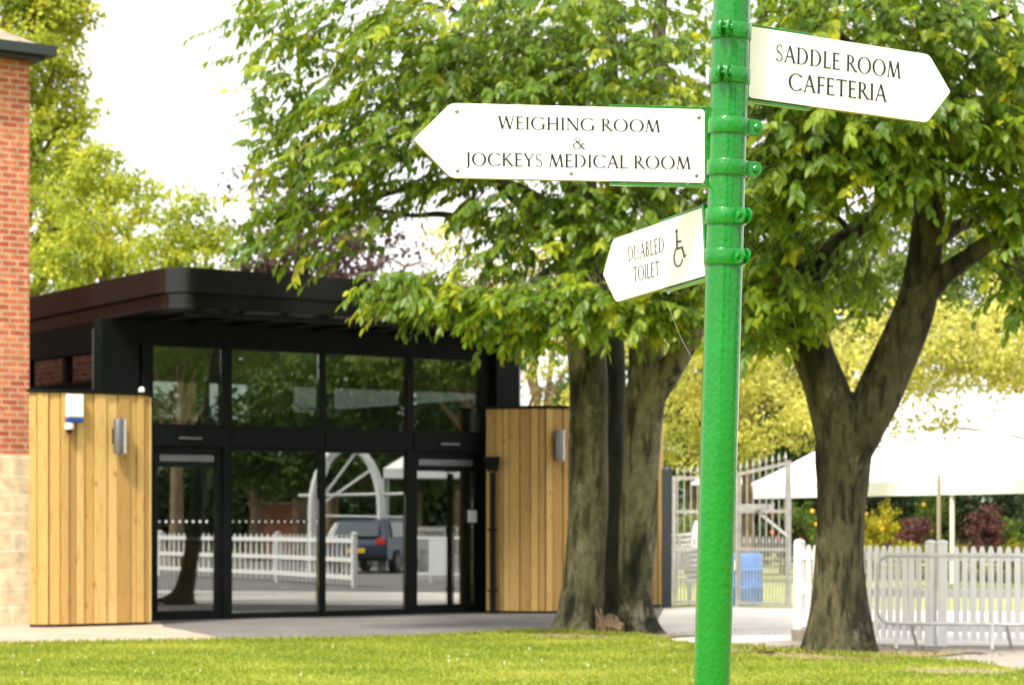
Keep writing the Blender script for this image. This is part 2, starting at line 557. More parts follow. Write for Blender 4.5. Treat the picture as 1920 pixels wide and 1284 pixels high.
def smooth_path(pts, n=6):
    """Catmull-Rom through (Vector, radius) pairs"""
    q = [pts[0]] + list(pts) + [pts[-1]]
    P_, r_ = [], []
    for i in range(1, len(q) - 2):
        p0, p1, p2, p3 = [Vector(q[k][0]) for k in (i - 1, i, i + 1, i + 2)]
        for s in range(n):
            t = s / n
            P_.append(0.5 * ((2 * p1) + (p2 - p0) * t + (2 * p0 - 5 * p1 + 4 * p2 - p3) * t * t + (3 * p1 - p0 - 3 * p2 + p3) * t ** 3))
            r_.append(q[i][1] * (1 - t) + q[i + 1][1] * t)
    P_.append(Vector(pts[-1][0]))
    r_.append(pts[-1][1])
    return P_, r_

# ------------------------------------------------------------------ leaves
def leaf_mesh(name, base, d, nrm, L, W, tint, material, parent=None, loc=None, simple=False):
    """all leaves of one crown as a single mesh (numpy arrays in world coordinates)"""
    n = len(base)
    d = d / (np.linalg.norm(d, axis=1, keepdims=True) + 1e-9)
    s = np.cross(d, nrm)
    s /= (np.linalg.norm(s, axis=1, keepdims=True) + 1e-9)
    nn = np.cross(s, d)
    L_, W_ = L[:, None], W[:, None]
    if simple:
        vs = [base, base + d * L_ * 0.45 + s * W_ * 0.5 + nn * W_ * 0.12, base + d * L_ - nn * L_ * 0.1, base + d * L_ * 0.45 - s * W_ * 0.5 + nn * W_ * 0.12]
        tri = np.array([[0, 1, 2], [0, 2, 3]])
        nf, ls = 2, np.array([3, 3])
    else:
        bend = nn * L_ * -0.10
        vs = [base,
              base + d * L_ * 0.28 + s * W_ * 0.44 + nn * W_ * 0.16,
              base + d * L_ * 0.62 + s * W_ * 0.42 + nn * W_ * 0.12 + bend * 0.4,
              base + d * L_ * 1.0 + bend,
              base + d * L_ * 0.62 - s * W_ * 0.42 + nn * W_ * 0.12 + bend * 0.4,
              base + d * L_ * 0.28 - s * W_ * 0.44 + nn * W_ * 0.16,
              base + d * L_ * 0.28, base + d * L_ * 0.62 + bend * 0.4]
        tri = None
        faces = [(0, 6, 1), (6, 7, 2, 1), (7, 3, 2), (0, 5, 6), (5, 4, 7, 6), (4, 3, 7)]
        nf = 6
        ls = np.array([len(f) for f in faces])
        flat = np.concatenate([np.array(f) for f in faces])
    nv = len(vs)
    V = np.stack(vs, axis=1).reshape(-1, 3)
    b = np.array(world_loc(parent) if parent else (loc if loc is not None else (0, 0, 0)))
    V = V - b
    if simple:
        flat = tri.reshape(-1)
    loops = (np.arange(n)[:, None] * nv + flat[None, :]).reshape(-1)
    sizes = np.tile(ls, n)
    starts = np.concatenate([[0], np.cumsum(sizes)[:-1]])
    me = bpy.data.meshes.new(name)
    me.vertices.add(len(V))
    me.vertices.foreach_set('co', V.astype(np.float32).reshape(-1))
    me.loops.add(len(loops))
    me.loops.foreach_set('vertex_index', loops.astype(np.int32))
    me.polygons.add(len(sizes))
    me.polygons.foreach_set('loop_start', starts.astype(np.int32))
    me.update(calc_edges=True)
    at = me.attributes.new('tint', 'FLOAT', 'POINT')
    at.data.foreach_set('value', np.repeat(np.clip(tint, 0, 1), nv).astype(np.float32))
    me.materials.append(M[material])
    o = bpy.data.objects.new(name, me)
    COL.objects.link(o)
    if parent:
        o.parent = parent
    else:
        o.location = Vector(b)
    return o

def unit(a):
    return a / (np.linalg.norm(a, axis=-1, keepdims=True) + 1e-9)

def sprays(blobs, centre, leaves=(9, 15), size=0.135):
    """leafy drooping twigs inside ellipsoid blobs: (x, y, z, rx, ry, rz, count)"""
    B, D, N_, Ls, Ws, T = [], [], [], [], [], []
    tw = []
    for (x, y, z, rx, ry, rz, cnt) in blobs:
        for _ in range(cnt):
            q = rng.normal(size=3)
            q = q / np.linalg.norm(q) * rng.random() ** 0.45
            c = np.array([x + q[0] * rx, y + q[1] * ry, z + q[2] * rz])
            out = c - centre
            out[2] *= 0.35
            out = unit(out) + rng.normal(size=3) * 0.75
            out[2] = out[2] * 0.4 - 0.05
            out = unit(out)
            n = rng.integers(*leaves)
            ln = rng.uniform(0.32, 0.55)
            t = (np.arange(n) + 0.5) / n
            pos = c + out * (t * ln)[:, None] + np.array([0, 0, -0.16]) * (t ** 2)[:, None]
            side = unit(np.cross(out, [0, 0, 1]))
            sgn = np.where(np.arange(n) % 2 == 0, 1, -1)[:, None]
            dirs = out * rng.uniform(0.3, 0.9, (n, 1)) + side * sgn * rng.uniform(0.2, 0.9, (n, 1)) + np.array([0, 0, -1]) * rng.uniform(0.35, 1.25, (n, 1)) + rng.normal(size=(n, 3)) * 0.18
            dirs = unit(dirs)
            up = np.array([0, 0, 1.0]) + out * 0.55 + rng.normal(size=(n, 3)) * 0.35
            l = rng.uniform(0.75, 1.2, n) * size
            B.append(pos); D.append(dirs); N_.append(up); Ls.append(l); Ws.append(l * rng.uniform(0.42, 0.56, n))
            base_t = rng.choice([0.18, 0.35, 0.5, 0.78], p=[0.28, 0.36, 0.24, 0.12])
            T.append(base_t + rng.normal(size=n) * 0.10)
            tw.append((c, c + out * ln + np.array([0, 0, -0.16])))
    return [np.concatenate(a) for a in (B, D, N_, Ls, Ws, T)] + [tw]

def puffs(blobs, per_m2=26, size=0.2, clump=0.55, tintbias=0.5, droop=0.3):
    """far foliage: leaf clumps over the shells of ellipsoid blobs (x, y, z, rx, ry, rz, density)"""
    B, D, N_, Ls, Ws, T = [], [], [], [], [], []
    for (x, y, z, rx, ry, rz, dens) in blobs:
        area = 4 * math.pi * ((rx * ry + rx * rz + ry * rz) / 3)
        nc = max(6, int(area * 3.4 * dens))
        for _ in range(nc):
            q = unit(rng.normal(size=3)) * rng.uniform(0.55, 1.04)
            c = np.array([x + q[0] * rx, y + q[1] * ry, z + q[2] * rz])
            n = max(4, int(per_m2 * rng.uniform(0.5, 1.4)))
            cl = clump * rng.uniform(0.6, 1.3)
            dd = unit(rng.normal(size=(n, 3)))
            pos = c + dd * cl * rng.uniform(0.3, 1.0, (n, 1)) * np.array([1, 1, 0.6])
            B.append(pos)
            D.append(unit(dd * 0.7 + rng.normal(size=(n, 3)) * 0.6 + np.array([0, 0, -droop])))
            N_.append(dd * 0.6 + np.array([0, 0, 0.8]) + rng.normal(size=(n, 3)) * 0.5)
            l = rng.uniform(0.7, 1.3, n) * size
            Ls.append(l); Ws.append(l * 0.62)
            T.append(np.clip(tintbias + rng.normal() * 0.2, 0, 1) + rng.normal(size=n) * 0.12)
    return [np.concatenate(a) for a in (B, D, N_, Ls, Ws, T)]

# ================================================================== THE GROUND
def sheet(name, pts, z, material, sub=0):
    mb = MB()
    mb.add([(x, y, z) for x, y in pts], [tuple(range(len(pts)))])
    o = obj(name, mb, material)
    tag(o, kind='structure')
    return o

sheet('ground', [(-600, -600), (600, -600), (600, 900), (-600, 900)], 0.0, 'earth')
sheet('drive', [(1.6, 41.0), (7.5, 38.6), (9.5, 36.5), (8.0, 18), G(1920, 1262), G(1560, 1240), G(1150, 1236), G(1190, 1150)], 0.004, 'drive')
sheet('car_park', [(7.6, 38.4), (60, 28), (60, -6), (14, 2), (7.9, 17), (9.3, 36)], 0.002, 'tarmac')
sheet('far_lawn', [(2.0, 38.6), (3.0, 38.4), (8, 36.5), (40, 33), (60, 80), (-5, 80), (0, 45)], 0.008, 'back_lawn')
sheet('forecourt', [(-5.4, 33.4), (-0.5, 37.2), (1.7, 41), G(1245, 1140), G(1222, 1186), G(1120, 1236), G(420, 1236), G(300, 1184)], 0.008, 'tarmac')
sheet('path', [(-16, 31.0), G(0, 1166), G(300, 1166), G(306, 1176), G(350, 1184), G(410, 1196), G(470, 1209), G(500, 1240), (-16, 23)], 0.012, 'paving')
sheet('pavement', [G(1352, 1205), G(1480, 1200), G(1700, 1209), G(1920, 1211), G(2200, 1216), G(2200, 1275), G(1920, 1256), G(1640, 1240), G(1480, 1228), G(1350, 1222)], 0.008, 'pavement')
lawn_edge = [(-16, 26.6), G(0, 1212), G(130, 1210), G(250, 1208), G(360, 1206), G(470, 1204), G(600, 1203), G(720, 1201), G(800, 1198), G(880, 1194), G(950, 1190),
             G(1000, 1187), G(1060, 1189), G(1120, 1192), G(1190, 1195), G(1230, 1203), G(1290, 1214), G(1360, 1216), G(1440, 1221), G(1540, 1228), G(1640, 1236),
             G(1740, 1243), G(1850, 1252), G(1930, 1260), (7, 18.5), (12, 8), (20, -14), (-16, -14)]
sheet('lawn', lawn_edge, 0.016, 'lawn')
def blot(name, px, py, rx, ry, z, material, n=28):
    c = G(px, py)
    pts = []
    for k in range(n):
        a = 2 * math.pi * k / n
        w = 1 + 0.22 * math.sin(3 * a + px) + 0.13 * math.sin(7 * a + py)
        pts.append((c[0] + rx * w * math.cos(a), c[1] + ry * w * math.sin(a)))
    return sheet(name, pts, z, material)
blot('bare_soil', 1590, 1231, 1.0, 1.15, 0.020, 'soil')
blot('bare_soil', 1120, 1194, 0.95, 0.75, 0.020, 'soil')
blot('bare_soil', 1800, 1262, 0.7, 0.45, 0.020, 'soil')
blot('bare_soil', 1390, 1222, 0.55, 0.8, 0.020, 'soil')
sheet('slab', [G(1215, 1209), G(1245, 1203), G(1312, 1208), G(1312, 1216), G(1240, 1217)], 0.024, 'slab')

# grass blades and daisies on the part of the lawn in view
n = 150000
gx = rng.uniform(-7.5, 7.0, n)
gy = rng.uniform(19.0, 28.6, n)
ledge = np.array(lawn_edge[1:24])
edge_y = np.interp(gx, ledge[:, 0], ledge[:, 1])
keep = gy < edge_y - 0.03
for (px, py, r) in ((1590, 1231, 0.9), (1120, 1194, 0.8), (1800, 1262, 0.5), (1390, 1222, 0.5)):
    c = G(px, py)
    far = ((gx - c[0]) ** 2 + (gy - c[1]) ** 2) ** 0.5 / r
    keep &= (far > 1.0) | (rng.random(n) < 0.12)
gx, gy = gx[keep], gy[keep]
n = len(gx)
patch = 0.5 + 0.5 * np.sin(gx * 1.7 + np.sin(gy * 1.3) * 1.5) * np.sin(gy * 2.1 + np.cos(gx * 0.9) * 2)
gd = np.stack([rng.normal(size=n) * 0.35, rng.normal(size=n) * 0.35, np.ones(n)], 1)
gn = np.stack([rng.normal(size=n), rng.normal(size=n), np.full(n, 0.3)], 1)
go = leaf_mesh('lawn_grass', np.stack([gx, gy, np.full(n, 0.016)], 1), gd, gn, rng.uniform(0.02, 0.045, n), np.full(n, 0.014),
               0.22 + 0.30 * patch + 0.45 * np.clip(np.sin(gx * 0.9 + 2 * np.sin(gy * 0.8)) * np.sin(gy * 1.7 + gx * 0.4) - 0.55, 0, 1) + rng.normal(size=n) * 0.15, 'grass', simple=True)
tag(go, 'short mown grass blades covering the lawn', 'grass', kind='stuff')
n = 9000
si = rng.integers(1, 22, n)
fr = rng.random(n)[:, None]
le = np.array(lawn_edge)
ex = le[si] * (1 - fr) + le[si + 1] * fr
ex = ex + rng.normal(size=(n, 2)) * np.array([0.06, 0.10]) - np.array([0, 0.05])
gd = np.stack([rng.normal(size=n) * 0.5, rng.normal(size=n) * 0.5, np.ones(n)], 1)
gn = np.stack([rng.normal(size=n), rng.normal(size=n), np.full(n, 0.3)], 1)
ge = leaf_mesh('edge_grass', np.column_stack([ex, np.full(n, 0.012)]), gd, gn, rng.uniform(0.03, 0.085, n), np.full(n, 0.014), rng.normal(size=n) * 0.18 + 0.4, 'grass', simple=True)
tag(ge, 'longer ragged grass along the edge of the lawn', 'grass', kind='stuff')
n = 900
lc = np.array([G(1590, 1231), G(1120, 1194), G(1390, 1222)])[rng.integers(0, 3, n)] + rng.normal(size=(n, 2)) * np.array([0.8, 0.7])
gd = np.stack([rng.normal(size=n), rng.normal(size=n), rng.normal(size=n) * 0.15], 1)
gn = np.stack([rng.normal(size=n) * 0.3, rng.normal(size=n) * 0.3, np.ones(n)], 1)
lt = leaf_mesh('leaf_litter', np.column_stack([lc, np.full(n, 0.034)]), gd, gn, rng.uniform(0.03, 0.08, n), rng.uniform(0.015, 0.035, n), rng.random(n), 'litter', simple=True)
tag(lt, 'dry brown leaves scattered round the feet of the two trees', 'leaf litter', kind='stuff')
mb = MB()
for _ in range(22):
    x, y = random.uniform(-5.5, 3.0), random.uniform(20.2, 26.4)
    r = random.uniform(0.008, 0.014)
    mb.lathe((x, y, 0.05), [(0.001, -0.034), (r * 0.4, 0), (r, 0.004), (r * 0.3, 0.007)], 7)
tag(obj('daisies', mb, 'daisy'), 'tiny white daisies scattered over the lawn', 'flowers', kind='stuff')

# ================================================================== THE PAVILION
UX = Vector((0.811, 0.585, 0)).normalized()      # along the glazed front
UN = Vector((0.585, -0.811, 0)).normalized()     # out of the glazed front
UP = Vector((0, 0, 1))
A0 = Vector((-3.965, 33.6, 0))
L0 = A0 - UX * 1.358
def lx(px):                                       # local x of a photo column on the glazed front
    k = (px - 960.0) / F
    t = (k * A0.y - A0.x) / (UX.x - k * UX.y)
    return t + 1.358
def PV(x, y, z):                                  # pavilion frame: x along front, y inwards, z up
    return L0 + UX * x - UN * y + UP * z
PAX = (UX, -UN, UP)
WF = lx(905)
def pbox(mb, x0, x1, y0, y1, z0, z1, tint=0.5):
    mb.box(PV((x0 + x1) / 2, (y0 + y1) / 2, (z0 + z1) / 2), x1 - x0, y1 - y0, z1 - z0, PAX, tint)

pav = thing('pavilion', PV(WF / 2, 0, 0), 'black flat roofed glass pavilion with tall panes and rounded canopy corner', 'building')
DEP = 7.0
ZS = 4.14          # soffit
# roof: rounded plan, two stacked fascias
def roof_plan(inset, rad, x1=6.25):
    x0, y0 = -0.60 + inset, -2.0 + inset
    x1, y1 = x1 - inset, DEP + 0.6 - inset
    pts = []
    for cx, cy, a0 in ((x0 + rad, y0 + rad, 180), (x1 - rad, y0 + rad, 270), (x1 - rad, y1 - rad, 0), (x0 + rad, y1 - rad, 90)):
        for k in range(11):
            a = R(a0 + 9 * k)
            pts.append((cx + rad * math.cos(a), cy + rad * math.sin(a)))
    return pts
def roof_slab(inset, rad, z0, z1):
    mb = MB()
    pl = roof_plan(inset, rad)
    n = len(pl)
    lo = [PV(x, y, z0 - 0.018 * (y + 2)) for x, y in pl]
    hi = [PV(x, y, z1 - 0.018 * (y + 2)) for x, y in pl]
    mb.add(lo + hi, [tuple(range(n - 1, -1, -1)), tuple(range(n, 2 * n))] + [(i, (i + 1) % n, (i + 1) % n + n, i + n) for i in range(n)])
    return mb
rf = obj('roof', roof_slab(0.0, 0.42, 4.335, 4.65), 'fascia', pav, smooth=True, angle=50)
obj('lower_fascia', roof_slab(0.09, 0.38, ZS + 0.004, 4.331), 'fascia', rf, smooth=True, angle=50)
mb = MB()
for k in range(9):                                # boarded soffit ribs
    pbox(mb, 0.0 + k * 0.66, 0.05 + k * 0.66, -1.75, -0.1, ZS - 0.07, ZS - 0.02)
pbox(mb, -0.3, 5.9, -1.82, -1.74, ZS - 0.09, ZS - 0.03)
obj('soffit_ribs', mb, 'soffit', rf)

# walls
mb = MB()
pbox(mb, -0.06, WF + 0.10, -0.05, 0.09, 3.81, ZS - 0.02)                     # band over the front
obj('front_band', mb, 'black', pav)
mb = MB()
pbox(mb, -0.62, -0.063, -0.06, 0.20, 0.0, ZS - 0.02)                          # left pier
obj('pier', mb, 'black', pav)
mb = MB()
pbox(mb, WF + 0.105, WF + 0.50, -0.22, 0.22, 0.0, ZS - 0.03)                   # right pier
obj('pier', mb, 'black', pav)
mb = MB()
x0, x1 = -0.50, -0.36                                                        # left side wall with clerestory
pbox(mb, x0, x1, 0.2, DEP, 0.0, 3.27)
pbox(mb, x0, x1, 0.2, DEP, 3.71, ZS - 0.05)
for ya, yb in ((0.2, 0.26), (1.34, 1.44), (2.6, 2.7), (3.9, 4.0), (5.2, 5.3), (6.9, DEP)):
    pbox(mb, x0 + 0.003, x1 - 0.003, ya, yb, 3.27, 3.71)
for (a, b) in ((3.27, 3.30), (3.68, 3.71)):
    pbox(mb, x0 - 0.03, x0 - 0.002, 0.2, DEP, a, b)
obj('side_wall', mb, 'black', pav)
mb = MB()
x0, x1 = WF + 0.28, WF + 0.42                                                # right side wall
pbox(mb, x0, x1, 0.22, DEP, 0.0, 3.24)
pbox(mb, x0, x1, 0.22, DEP, 3.75, ZS - 0.05)
for ya, yb in ((0.22, 0.42), (2.55, 2.75), (4.9, 5.1), (6.8, DEP)):
    pbox(mb, x0 + 0.003, x1 - 0.003, ya, yb, 3.24, 3.75)
obj('side_wall', mb, 'int_wall', pav)
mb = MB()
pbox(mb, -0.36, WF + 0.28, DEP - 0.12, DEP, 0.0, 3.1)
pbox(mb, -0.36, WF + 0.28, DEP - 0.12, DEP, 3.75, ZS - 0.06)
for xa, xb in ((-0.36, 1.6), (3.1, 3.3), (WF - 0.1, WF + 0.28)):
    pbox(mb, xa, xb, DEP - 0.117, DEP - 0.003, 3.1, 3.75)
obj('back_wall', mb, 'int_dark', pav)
mb = MB()
pbox(mb, -0.36, WF + 0.28, 0.10, DEP - 0.12, 0.0, 0.03)
obj('floor', mb, 'int_floor', pav)
# interior ring beams and hanging strips seen through the upper panes
mb = MB()
for k in range(4):
    pbox(mb, 0.2, WF, 1.2 + k * 1.35, 1.32 + k * 1.35, 3.78, 4.02)
pbox(mb, 1.9, 2.05, 4.2, 4.35, 0.03, 3.8)
pbox(mb, 3.2, 3.35, 4.2, 4.35, 0.03, 3.8)
obj('ceiling_beam', mb, 'int_wall', pav)
for (xa, ya, z) in ((0.4, 2.2, 3.05), (1.5, 3.2, 3.0), (2.6, 2.4, 2.98), (3.1, 3.5, 3.1), (4.2, 2.8, 3.12), (1.2, 4.5, 3.2)):
    mb = MB()
    pbox(mb, xa, xa + 0.75, ya, ya + 0.07, z, z + 0.03)
    obj('hanging_light', mb, 'white_plastic', pav)

# frames of the glazed front
mx = [lx(p) for p in (265, 283, 414, 430, 597, 606, 760, 771, 897, 905)]
for a, b, dd in ((mx[0] - 0.02, mx[1], 0.07), (mx[2], mx[3], 0.08), (mx[4], mx[5], 0.07), (mx[6], mx[7], 0.07), (mx[8], WF + 0.06, 0.07)):
    mb = MB()
    pbox(mb, a, b, -dd, dd, 0.0, 3.812)
    obj('mullion', mb, 'black', pav)
cols = [(mx[1], mx[2]), (mx[3], mx[4]), (mx[5], mx[6]), (mx[7], mx[8])]
def pav_part(name, material, *box, parent=None):
    mb = MB()
    pbox(mb, *box)
    return obj(name, mb, material, parent or pav)
for a, b in cols:
    pav_part('transom', 'black', a, b, -0.09, 0.06, 2.41, 2.67)
    pav_part('glazing_bead', 'black', a, b, -0.05, 0.05, 2.672, 2.71)
    pav_part('head_rail', 'black', a, b, -0.05, 0.05, 3.775, 3.808)
for a, b in cols[1:3]:
    pav_part('bottom_rail', 'black', a, b, -0.05, 0.05, 0.0, 0.09)
    pav_part('glazing_bead', 'black', a, b, -0.05, 0.05, 2.36, 2.408)
mb = MB()
pbox(mb, mx[0], mx[8], 0.0, 0.12, 0.0, 0.02)
obj('threshold', mb, 'steel', pav)
for a, b in cols:
    mb = MB()
    pbox(mb, a, b, -0.012, 0.012, 2.71, 3.775)
    obj('window_pane', mb, 'glass', pav)
for a, b in cols[1:3]:
    mb = MB()
    pbox(mb, a, b, -0.012, 0.012, 0.09, 2.36)
    w = obj('window_pane', mb, 'glass', pav)
    k = a + 0.05
    while k < b - 0.03 and a == cols[1][0]:
        mb = MB()
        mb.lathe(PV(k, -0.0135, 1.37), [(0.018, 0), (0.018, 0.0012)], 10, UN)
        obj('manifestation_dot', mb, 'white_plastic', w)
        k += 0.105
def door(a, b, notice):
    mb = MB()
    pbox(mb, a, a + 0.075, -0.05, 0.05, 0.02, 2.30)
    pbox(mb, b - 0.10, b, -0.05, 0.05, 0.02, 2.30)
    pbox(mb, a + 0.075, b - 0.10, -0.05, 0.05, 2.12, 2.18)
    pbox(mb, a + 0.075, b - 0.10, -0.05, 0.05, 0.02, 0.14)
    d = obj('door', mb, 'black', pav)
    mb = MB()
    pbox(mb, a + 0.075, b - 0.10, -0.012, 0.012, 0.14, 2.12)
    pn = obj('door_glass', mb, 'glass', d)
    mb = MB()
    pbox(mb, a + 0.12, b - 0.12, -0.03, 0.0, 2.20, 2.29)
    obj('head_plate', mb, 'steel', d)
    mb = MB()
    pbox(mb, a, b, -0.04, 0.04, 2.30, 2.41)
    obj('head_rail', mb, 'black', d)
    mb = MB()
    c = (a + b) / 2
    pbox(mb, c - 0.17, c + 0.17, -0.155, -0.091, 2.50, 2.535)
    obj('door_sensor', mb, 'steel', d, bevel=0.008)
    mb = MB()
    if notice:
        pbox(mb, b - 0.23, b - 0.07, -0.056, -0.051, 1.36, 1.54)
        obj('paper_notice', mb, 'white_plastic', d)
    else:
        k = a + 0.12
        while k < b - 0.13:
            mb = MB()
            mb.lathe(PV(k, -0.0135, 1.37), [(0.020, 0), (0.020, 0.0012)], 10, UN)
            obj('manifestation_dot', mb, 'white_plastic', pn)
            k += 0.105
door(cols[0][0], cols[0][1], False)
door(cols[3][0], cols[3][1], True)
for (a, b) in ((0.26, 1.34), (1.44, 2.6), (2.7, 3.9), (4.0, 5.2), (5.3, 6.9)):
    mb = MB()
    pbox(mb, -0.44, -0.42, a, b, 3.27, 3.71)
    obj('clerestory_pane', mb, 'glass', pav)
for (a, b) in ((0.42, 2.55), (2.75, 4.9), (5.1, 6.8)):
    mb = MB()
    pbox(mb, WF + 0.34, WF + 0.36, a, b, 3.24, 3.75)
    obj('clerestory_pane', mb, 'glass', pav)
for (a, b) in ((1.6, 3.1), (3.3, WF - 0.1)):
    mb = MB()
    pbox(mb, a, b, DEP - 0.07, DEP - 0.05, 3.1, 3.75)
    obj('clerestory_pane', mb, 'glass', pav)
# edge trim on the right pier and the silver downpipe on the left side
mb = MB()
pbox(mb, WF + 0.505, WF + 0.535, -0.235, -0.17, 2.98, 4.06)
obj('pier_trim', mb, 'steel', pav)
mb = MB()
mb.tube([PV(-0.57, 0.27, 3.05), PV(-0.57, 0.27, 3.98), PV(-0.50, 0.24, 4.08)], 0.028, 10)
obj('downpipe', mb, 'steel', pav, smooth=True)

# reception desk inside
desk = thing('reception_desk', PV(2.0, 2.4, 0.03), 'brown timber reception desk with pale top behind the glass', 'desk')
mb = MB()
pbox(mb, 0.15, 3.4, 2.1, 2.7, 0.03, 1.08)
obj('front_panel', mb, 'desk_wood', desk)
mb = MB()
pbox(mb, 0.10, 3.46, 2.02, 2.78, 1.08, 1.14)
obj('top', mb, 'desk_top', desk)
mb = MB()
for k in range(24):
    pbox(mb, 1.10 + k * 0.06, 1.135 + k * 0.06, 2.078, 2.10, 0.06, 1.05)
obj('slats', mb, 'pine', desk)

# ------------------------------------------------------------------ timber wing walls
def timber_wall(name, line, height, label, cap=True, bw=(0.105, 0.16), notch=None, zp=0.05):
    pts = [Vector((x, y, 0)) for x, y in line]
    mid = pts[len(pts) // 2]
    w = thing(name, mid, label, 'wall')
    # walk the line in board widths
    seg = [(pts[i + 1] - pts[i]).length for i in range(len(pts) - 1)]
    total = sum(seg)
    def at(s):
        s = max(0.0, min(total, s))
        i = 0
        while i < len(seg) - 1 and s > seg[i]:
            s -= seg[i]
            i += 1
        return pts[i].lerp(pts[i + 1], s / seg[i])
    mb, s, k = MB(), 0.0, 0
    while s < total - 0.02:
        b = random.choice(bw) * random.uniform(0.9, 1.1)
        e = min(total, s + b)
        a_, b_ = at(s + 0.005), at(e - 0.005)
        if (b_ - a_).length > 0.01:
            X = (b_ - a_).normalized()
            N_ = X.cross(UP)
            pr = 0.020 if k % 2 else 0.0
            z0 = zp
            if notch and s < notch[0]:
                z0 = notch[1]
            mb.box((a_ + b_) / 2 + N_ * pr + UP * ((z0 + height) / 2), (b_ - a_).length, 0.026, height - z0, (X, -N_, UP), random.random())
        s = e
        k += 1
    obj('cladding', mb, 'pine', w)
    mb = MB()
    for i in range(len(pts) - 1):
        X = (pts[i + 1] - pts[i]).normalized()
        N_ = X.cross(UP)
        mb.box((pts[i] + pts[i + 1]) / 2 - N_ * 0.075 + UP * (height / 2 + 0.005), seg[i] - 0.002, 0.115, height + 0.01, (X, -N_, UP))
    obj('backing', mb, 'plinth', w)
    mb = MB()
    for i in range(len(pts) - 1):
        X = (pts[i + 1] - pts[i]).normalized()
        N_ = X.cross(UP)
        mb.box((pts[i] + pts[i + 1]) / 2 - N_ * 0.05 + UP * (height + 0.03), seg[i] + 0.03, 0.21, 0.035, (X, -N_, UP))
    obj('coping', mb, 'black', w)
    return w
e1 = PV(-0.48, -1.14, 0)
ptsL = [e1 - UX * 1.60 + UN * -0.20, e1 - UX * 1.46 + UN * -0.06, e1 - UX * 1.25, e1]
wl = timber_wall('timber_wall', [(p.x, p.y) for p in ptsL], 3.02,
                 'honey coloured vertical board wall carrying a white alarm box, beside the brick house')
# end board of the left wing
mb = MB()
pbox(mb, -0.475, -0.44, -1.15, -0.98, 0.05, 3.0, 0.9)
obj('end_board', mb, 'pine', wl)
ptsR = [(-0.385, 35.78), (0.05, 35.62), (0.50, 35.55), (0.85, 35.66), (1.18, 36.0), (1.55, 36.8), (1.95, 37.6), (2.42, 38.6)]
wr = timber_wall('timber_wall', ptsR, 3.04, 'curved vertical board wall with black coping behind the multi stemmed tree', notch=(0.10, 0.05))

# black hopper and rainwater pipe at the right wing
dp = thing('rainwater_pipe', (-0.30, 35.6, 0), 'black square rainwater pipe with hopper head beside the right door', 'drainpipe')
mb = MB()
q = P(921, 862, 35.58)
PYQ = 35.56
mb.add([(q.x - 0.13, PYQ - 0.10, 2.33), (q.x + 0.13, PYQ - 0.10, 2.33), (q.x + 0.13, PYQ + 0.10, 2.33), (q.x - 0.13, PYQ + 0.10, 2.33),
        (q.x - 0.06, PYQ - 0.06, 2.12), (q.x + 0.10, PYQ - 0.06, 2.12), (q.x + 0.10, PYQ + 0.08, 2.12), (q.x - 0.06, PYQ + 0.08, 2.12)],
       [(3, 2, 1, 0), (4, 5, 6, 7), (0, 1, 5, 4), (1, 2, 6, 5), (2, 3, 7, 6), (3, 0, 4, 7)])
obj('hopper', mb, 'black', dp)
mb = MB()
mb.box((q.x + 0.02, PYQ, 1.06), 0.085, 0.085, 2.08)
obj('pipe', mb, 'black', dp)
for z in (0.35, 1.25):
    mb = MB()
    mb.box((q.x + 0.02, PYQ, z), 0.15, 0.11, 0.03)
    obj('bracket', mb, 'black', dp)

# wall fittings
def on_left(px, py, out):
    """point on the left wing wall seen at px, py"""
    o = PV(-0.48, -1.14 - out, 0)
    k = (px - 960) / F
    t = (k * o.y - o.x) / (UX.x - k * UX.y)
    p = o + UX * t
    return Vector((p.x, p.y, HC + (HZ - py) / F * p.y))
ab = thing('alarm_box', on_left(140, 770, 0.03), 'white alarm box with a blue base on the left board wall', 'alarm')
c = on_left(140, 764, 0.075)
mb = MB()
mb.box(c + UP * 0.02, 0.235, 0.08, 0.30, PAX)
obj('case', mb, 'white_plastic', ab, bevel=0.02)
mb = MB()
mb.box(c - UP * 0.160, 0.225, 0.075, 0.055, PAX)
obj('strobe', mb, 'blue_plastic', ab, bevel=0.01)
sc_ = thing('security_camera', on_left(130, 808, 0.03), 'small white dome camera hanging below the alarm box', 'camera')
c = on_left(130, 800, 0.085)
mb = MB()
mb.lathe(c, [(0.02, 0.05), (0.055, 0.045), (0.06, 0.0), (0.055, -0.03)], 16)
mb.bar(c + UP * 0.02, c + UP * 0.02 - UN * 0.085, 0.05, 0.05)
obj('housing', mb, 'white_plastic', sc_, smooth=True)
mb = MB()
mb.lathe(c, [(0.045, -0.031), (0.042, -0.06), (0.025, -0.085), (0.004, -0.092)], 16)
obj('lens_dome', mb, 'dark_lens', sc_, smooth=True)
dm = MB()
c = PV(-0.52, -1.03, 3.075)
dm.lathe(c, [(0.042, 0.0), (0.044, 0.025), (0.036, 0.05), (0.015, 0.066), (0.003, 0.068)], 16)
tag(obj('sensor_dome', dm, 'white_plastic', loc=c, smooth=True), 'small white dome sitting on the end of the left board wall', 'sensor')
def wall_light(base, N_, X, label):
    t = thing('wall_light', base, label, 'light', 'steel wall lights on the board walls')
    c = base + N_ * 0.10
    mb = MB()
    mb.lathe(c - UP * 0.225, [(0.062, 0.0), (0.066, 0.01), (0.066, 0.44), (0.062, 0.45)], 20)
    obj('lamp_tube', mb, 'steel', t, smooth=True, angle=30)
    mb = MB()
    mb.box(base + N_ * 0.022, 0.09, 0.044, 0.20, (X, -N_, UP))
    obj('mounting_plate', mb, 'black', t)
    mb = MB()
    mb.box(c + X * 0.065 , 0.035, 0.115, 0.45, (X, -N_, UP))
    obj('lamp_fin', mb, 'galv', t)
    return t
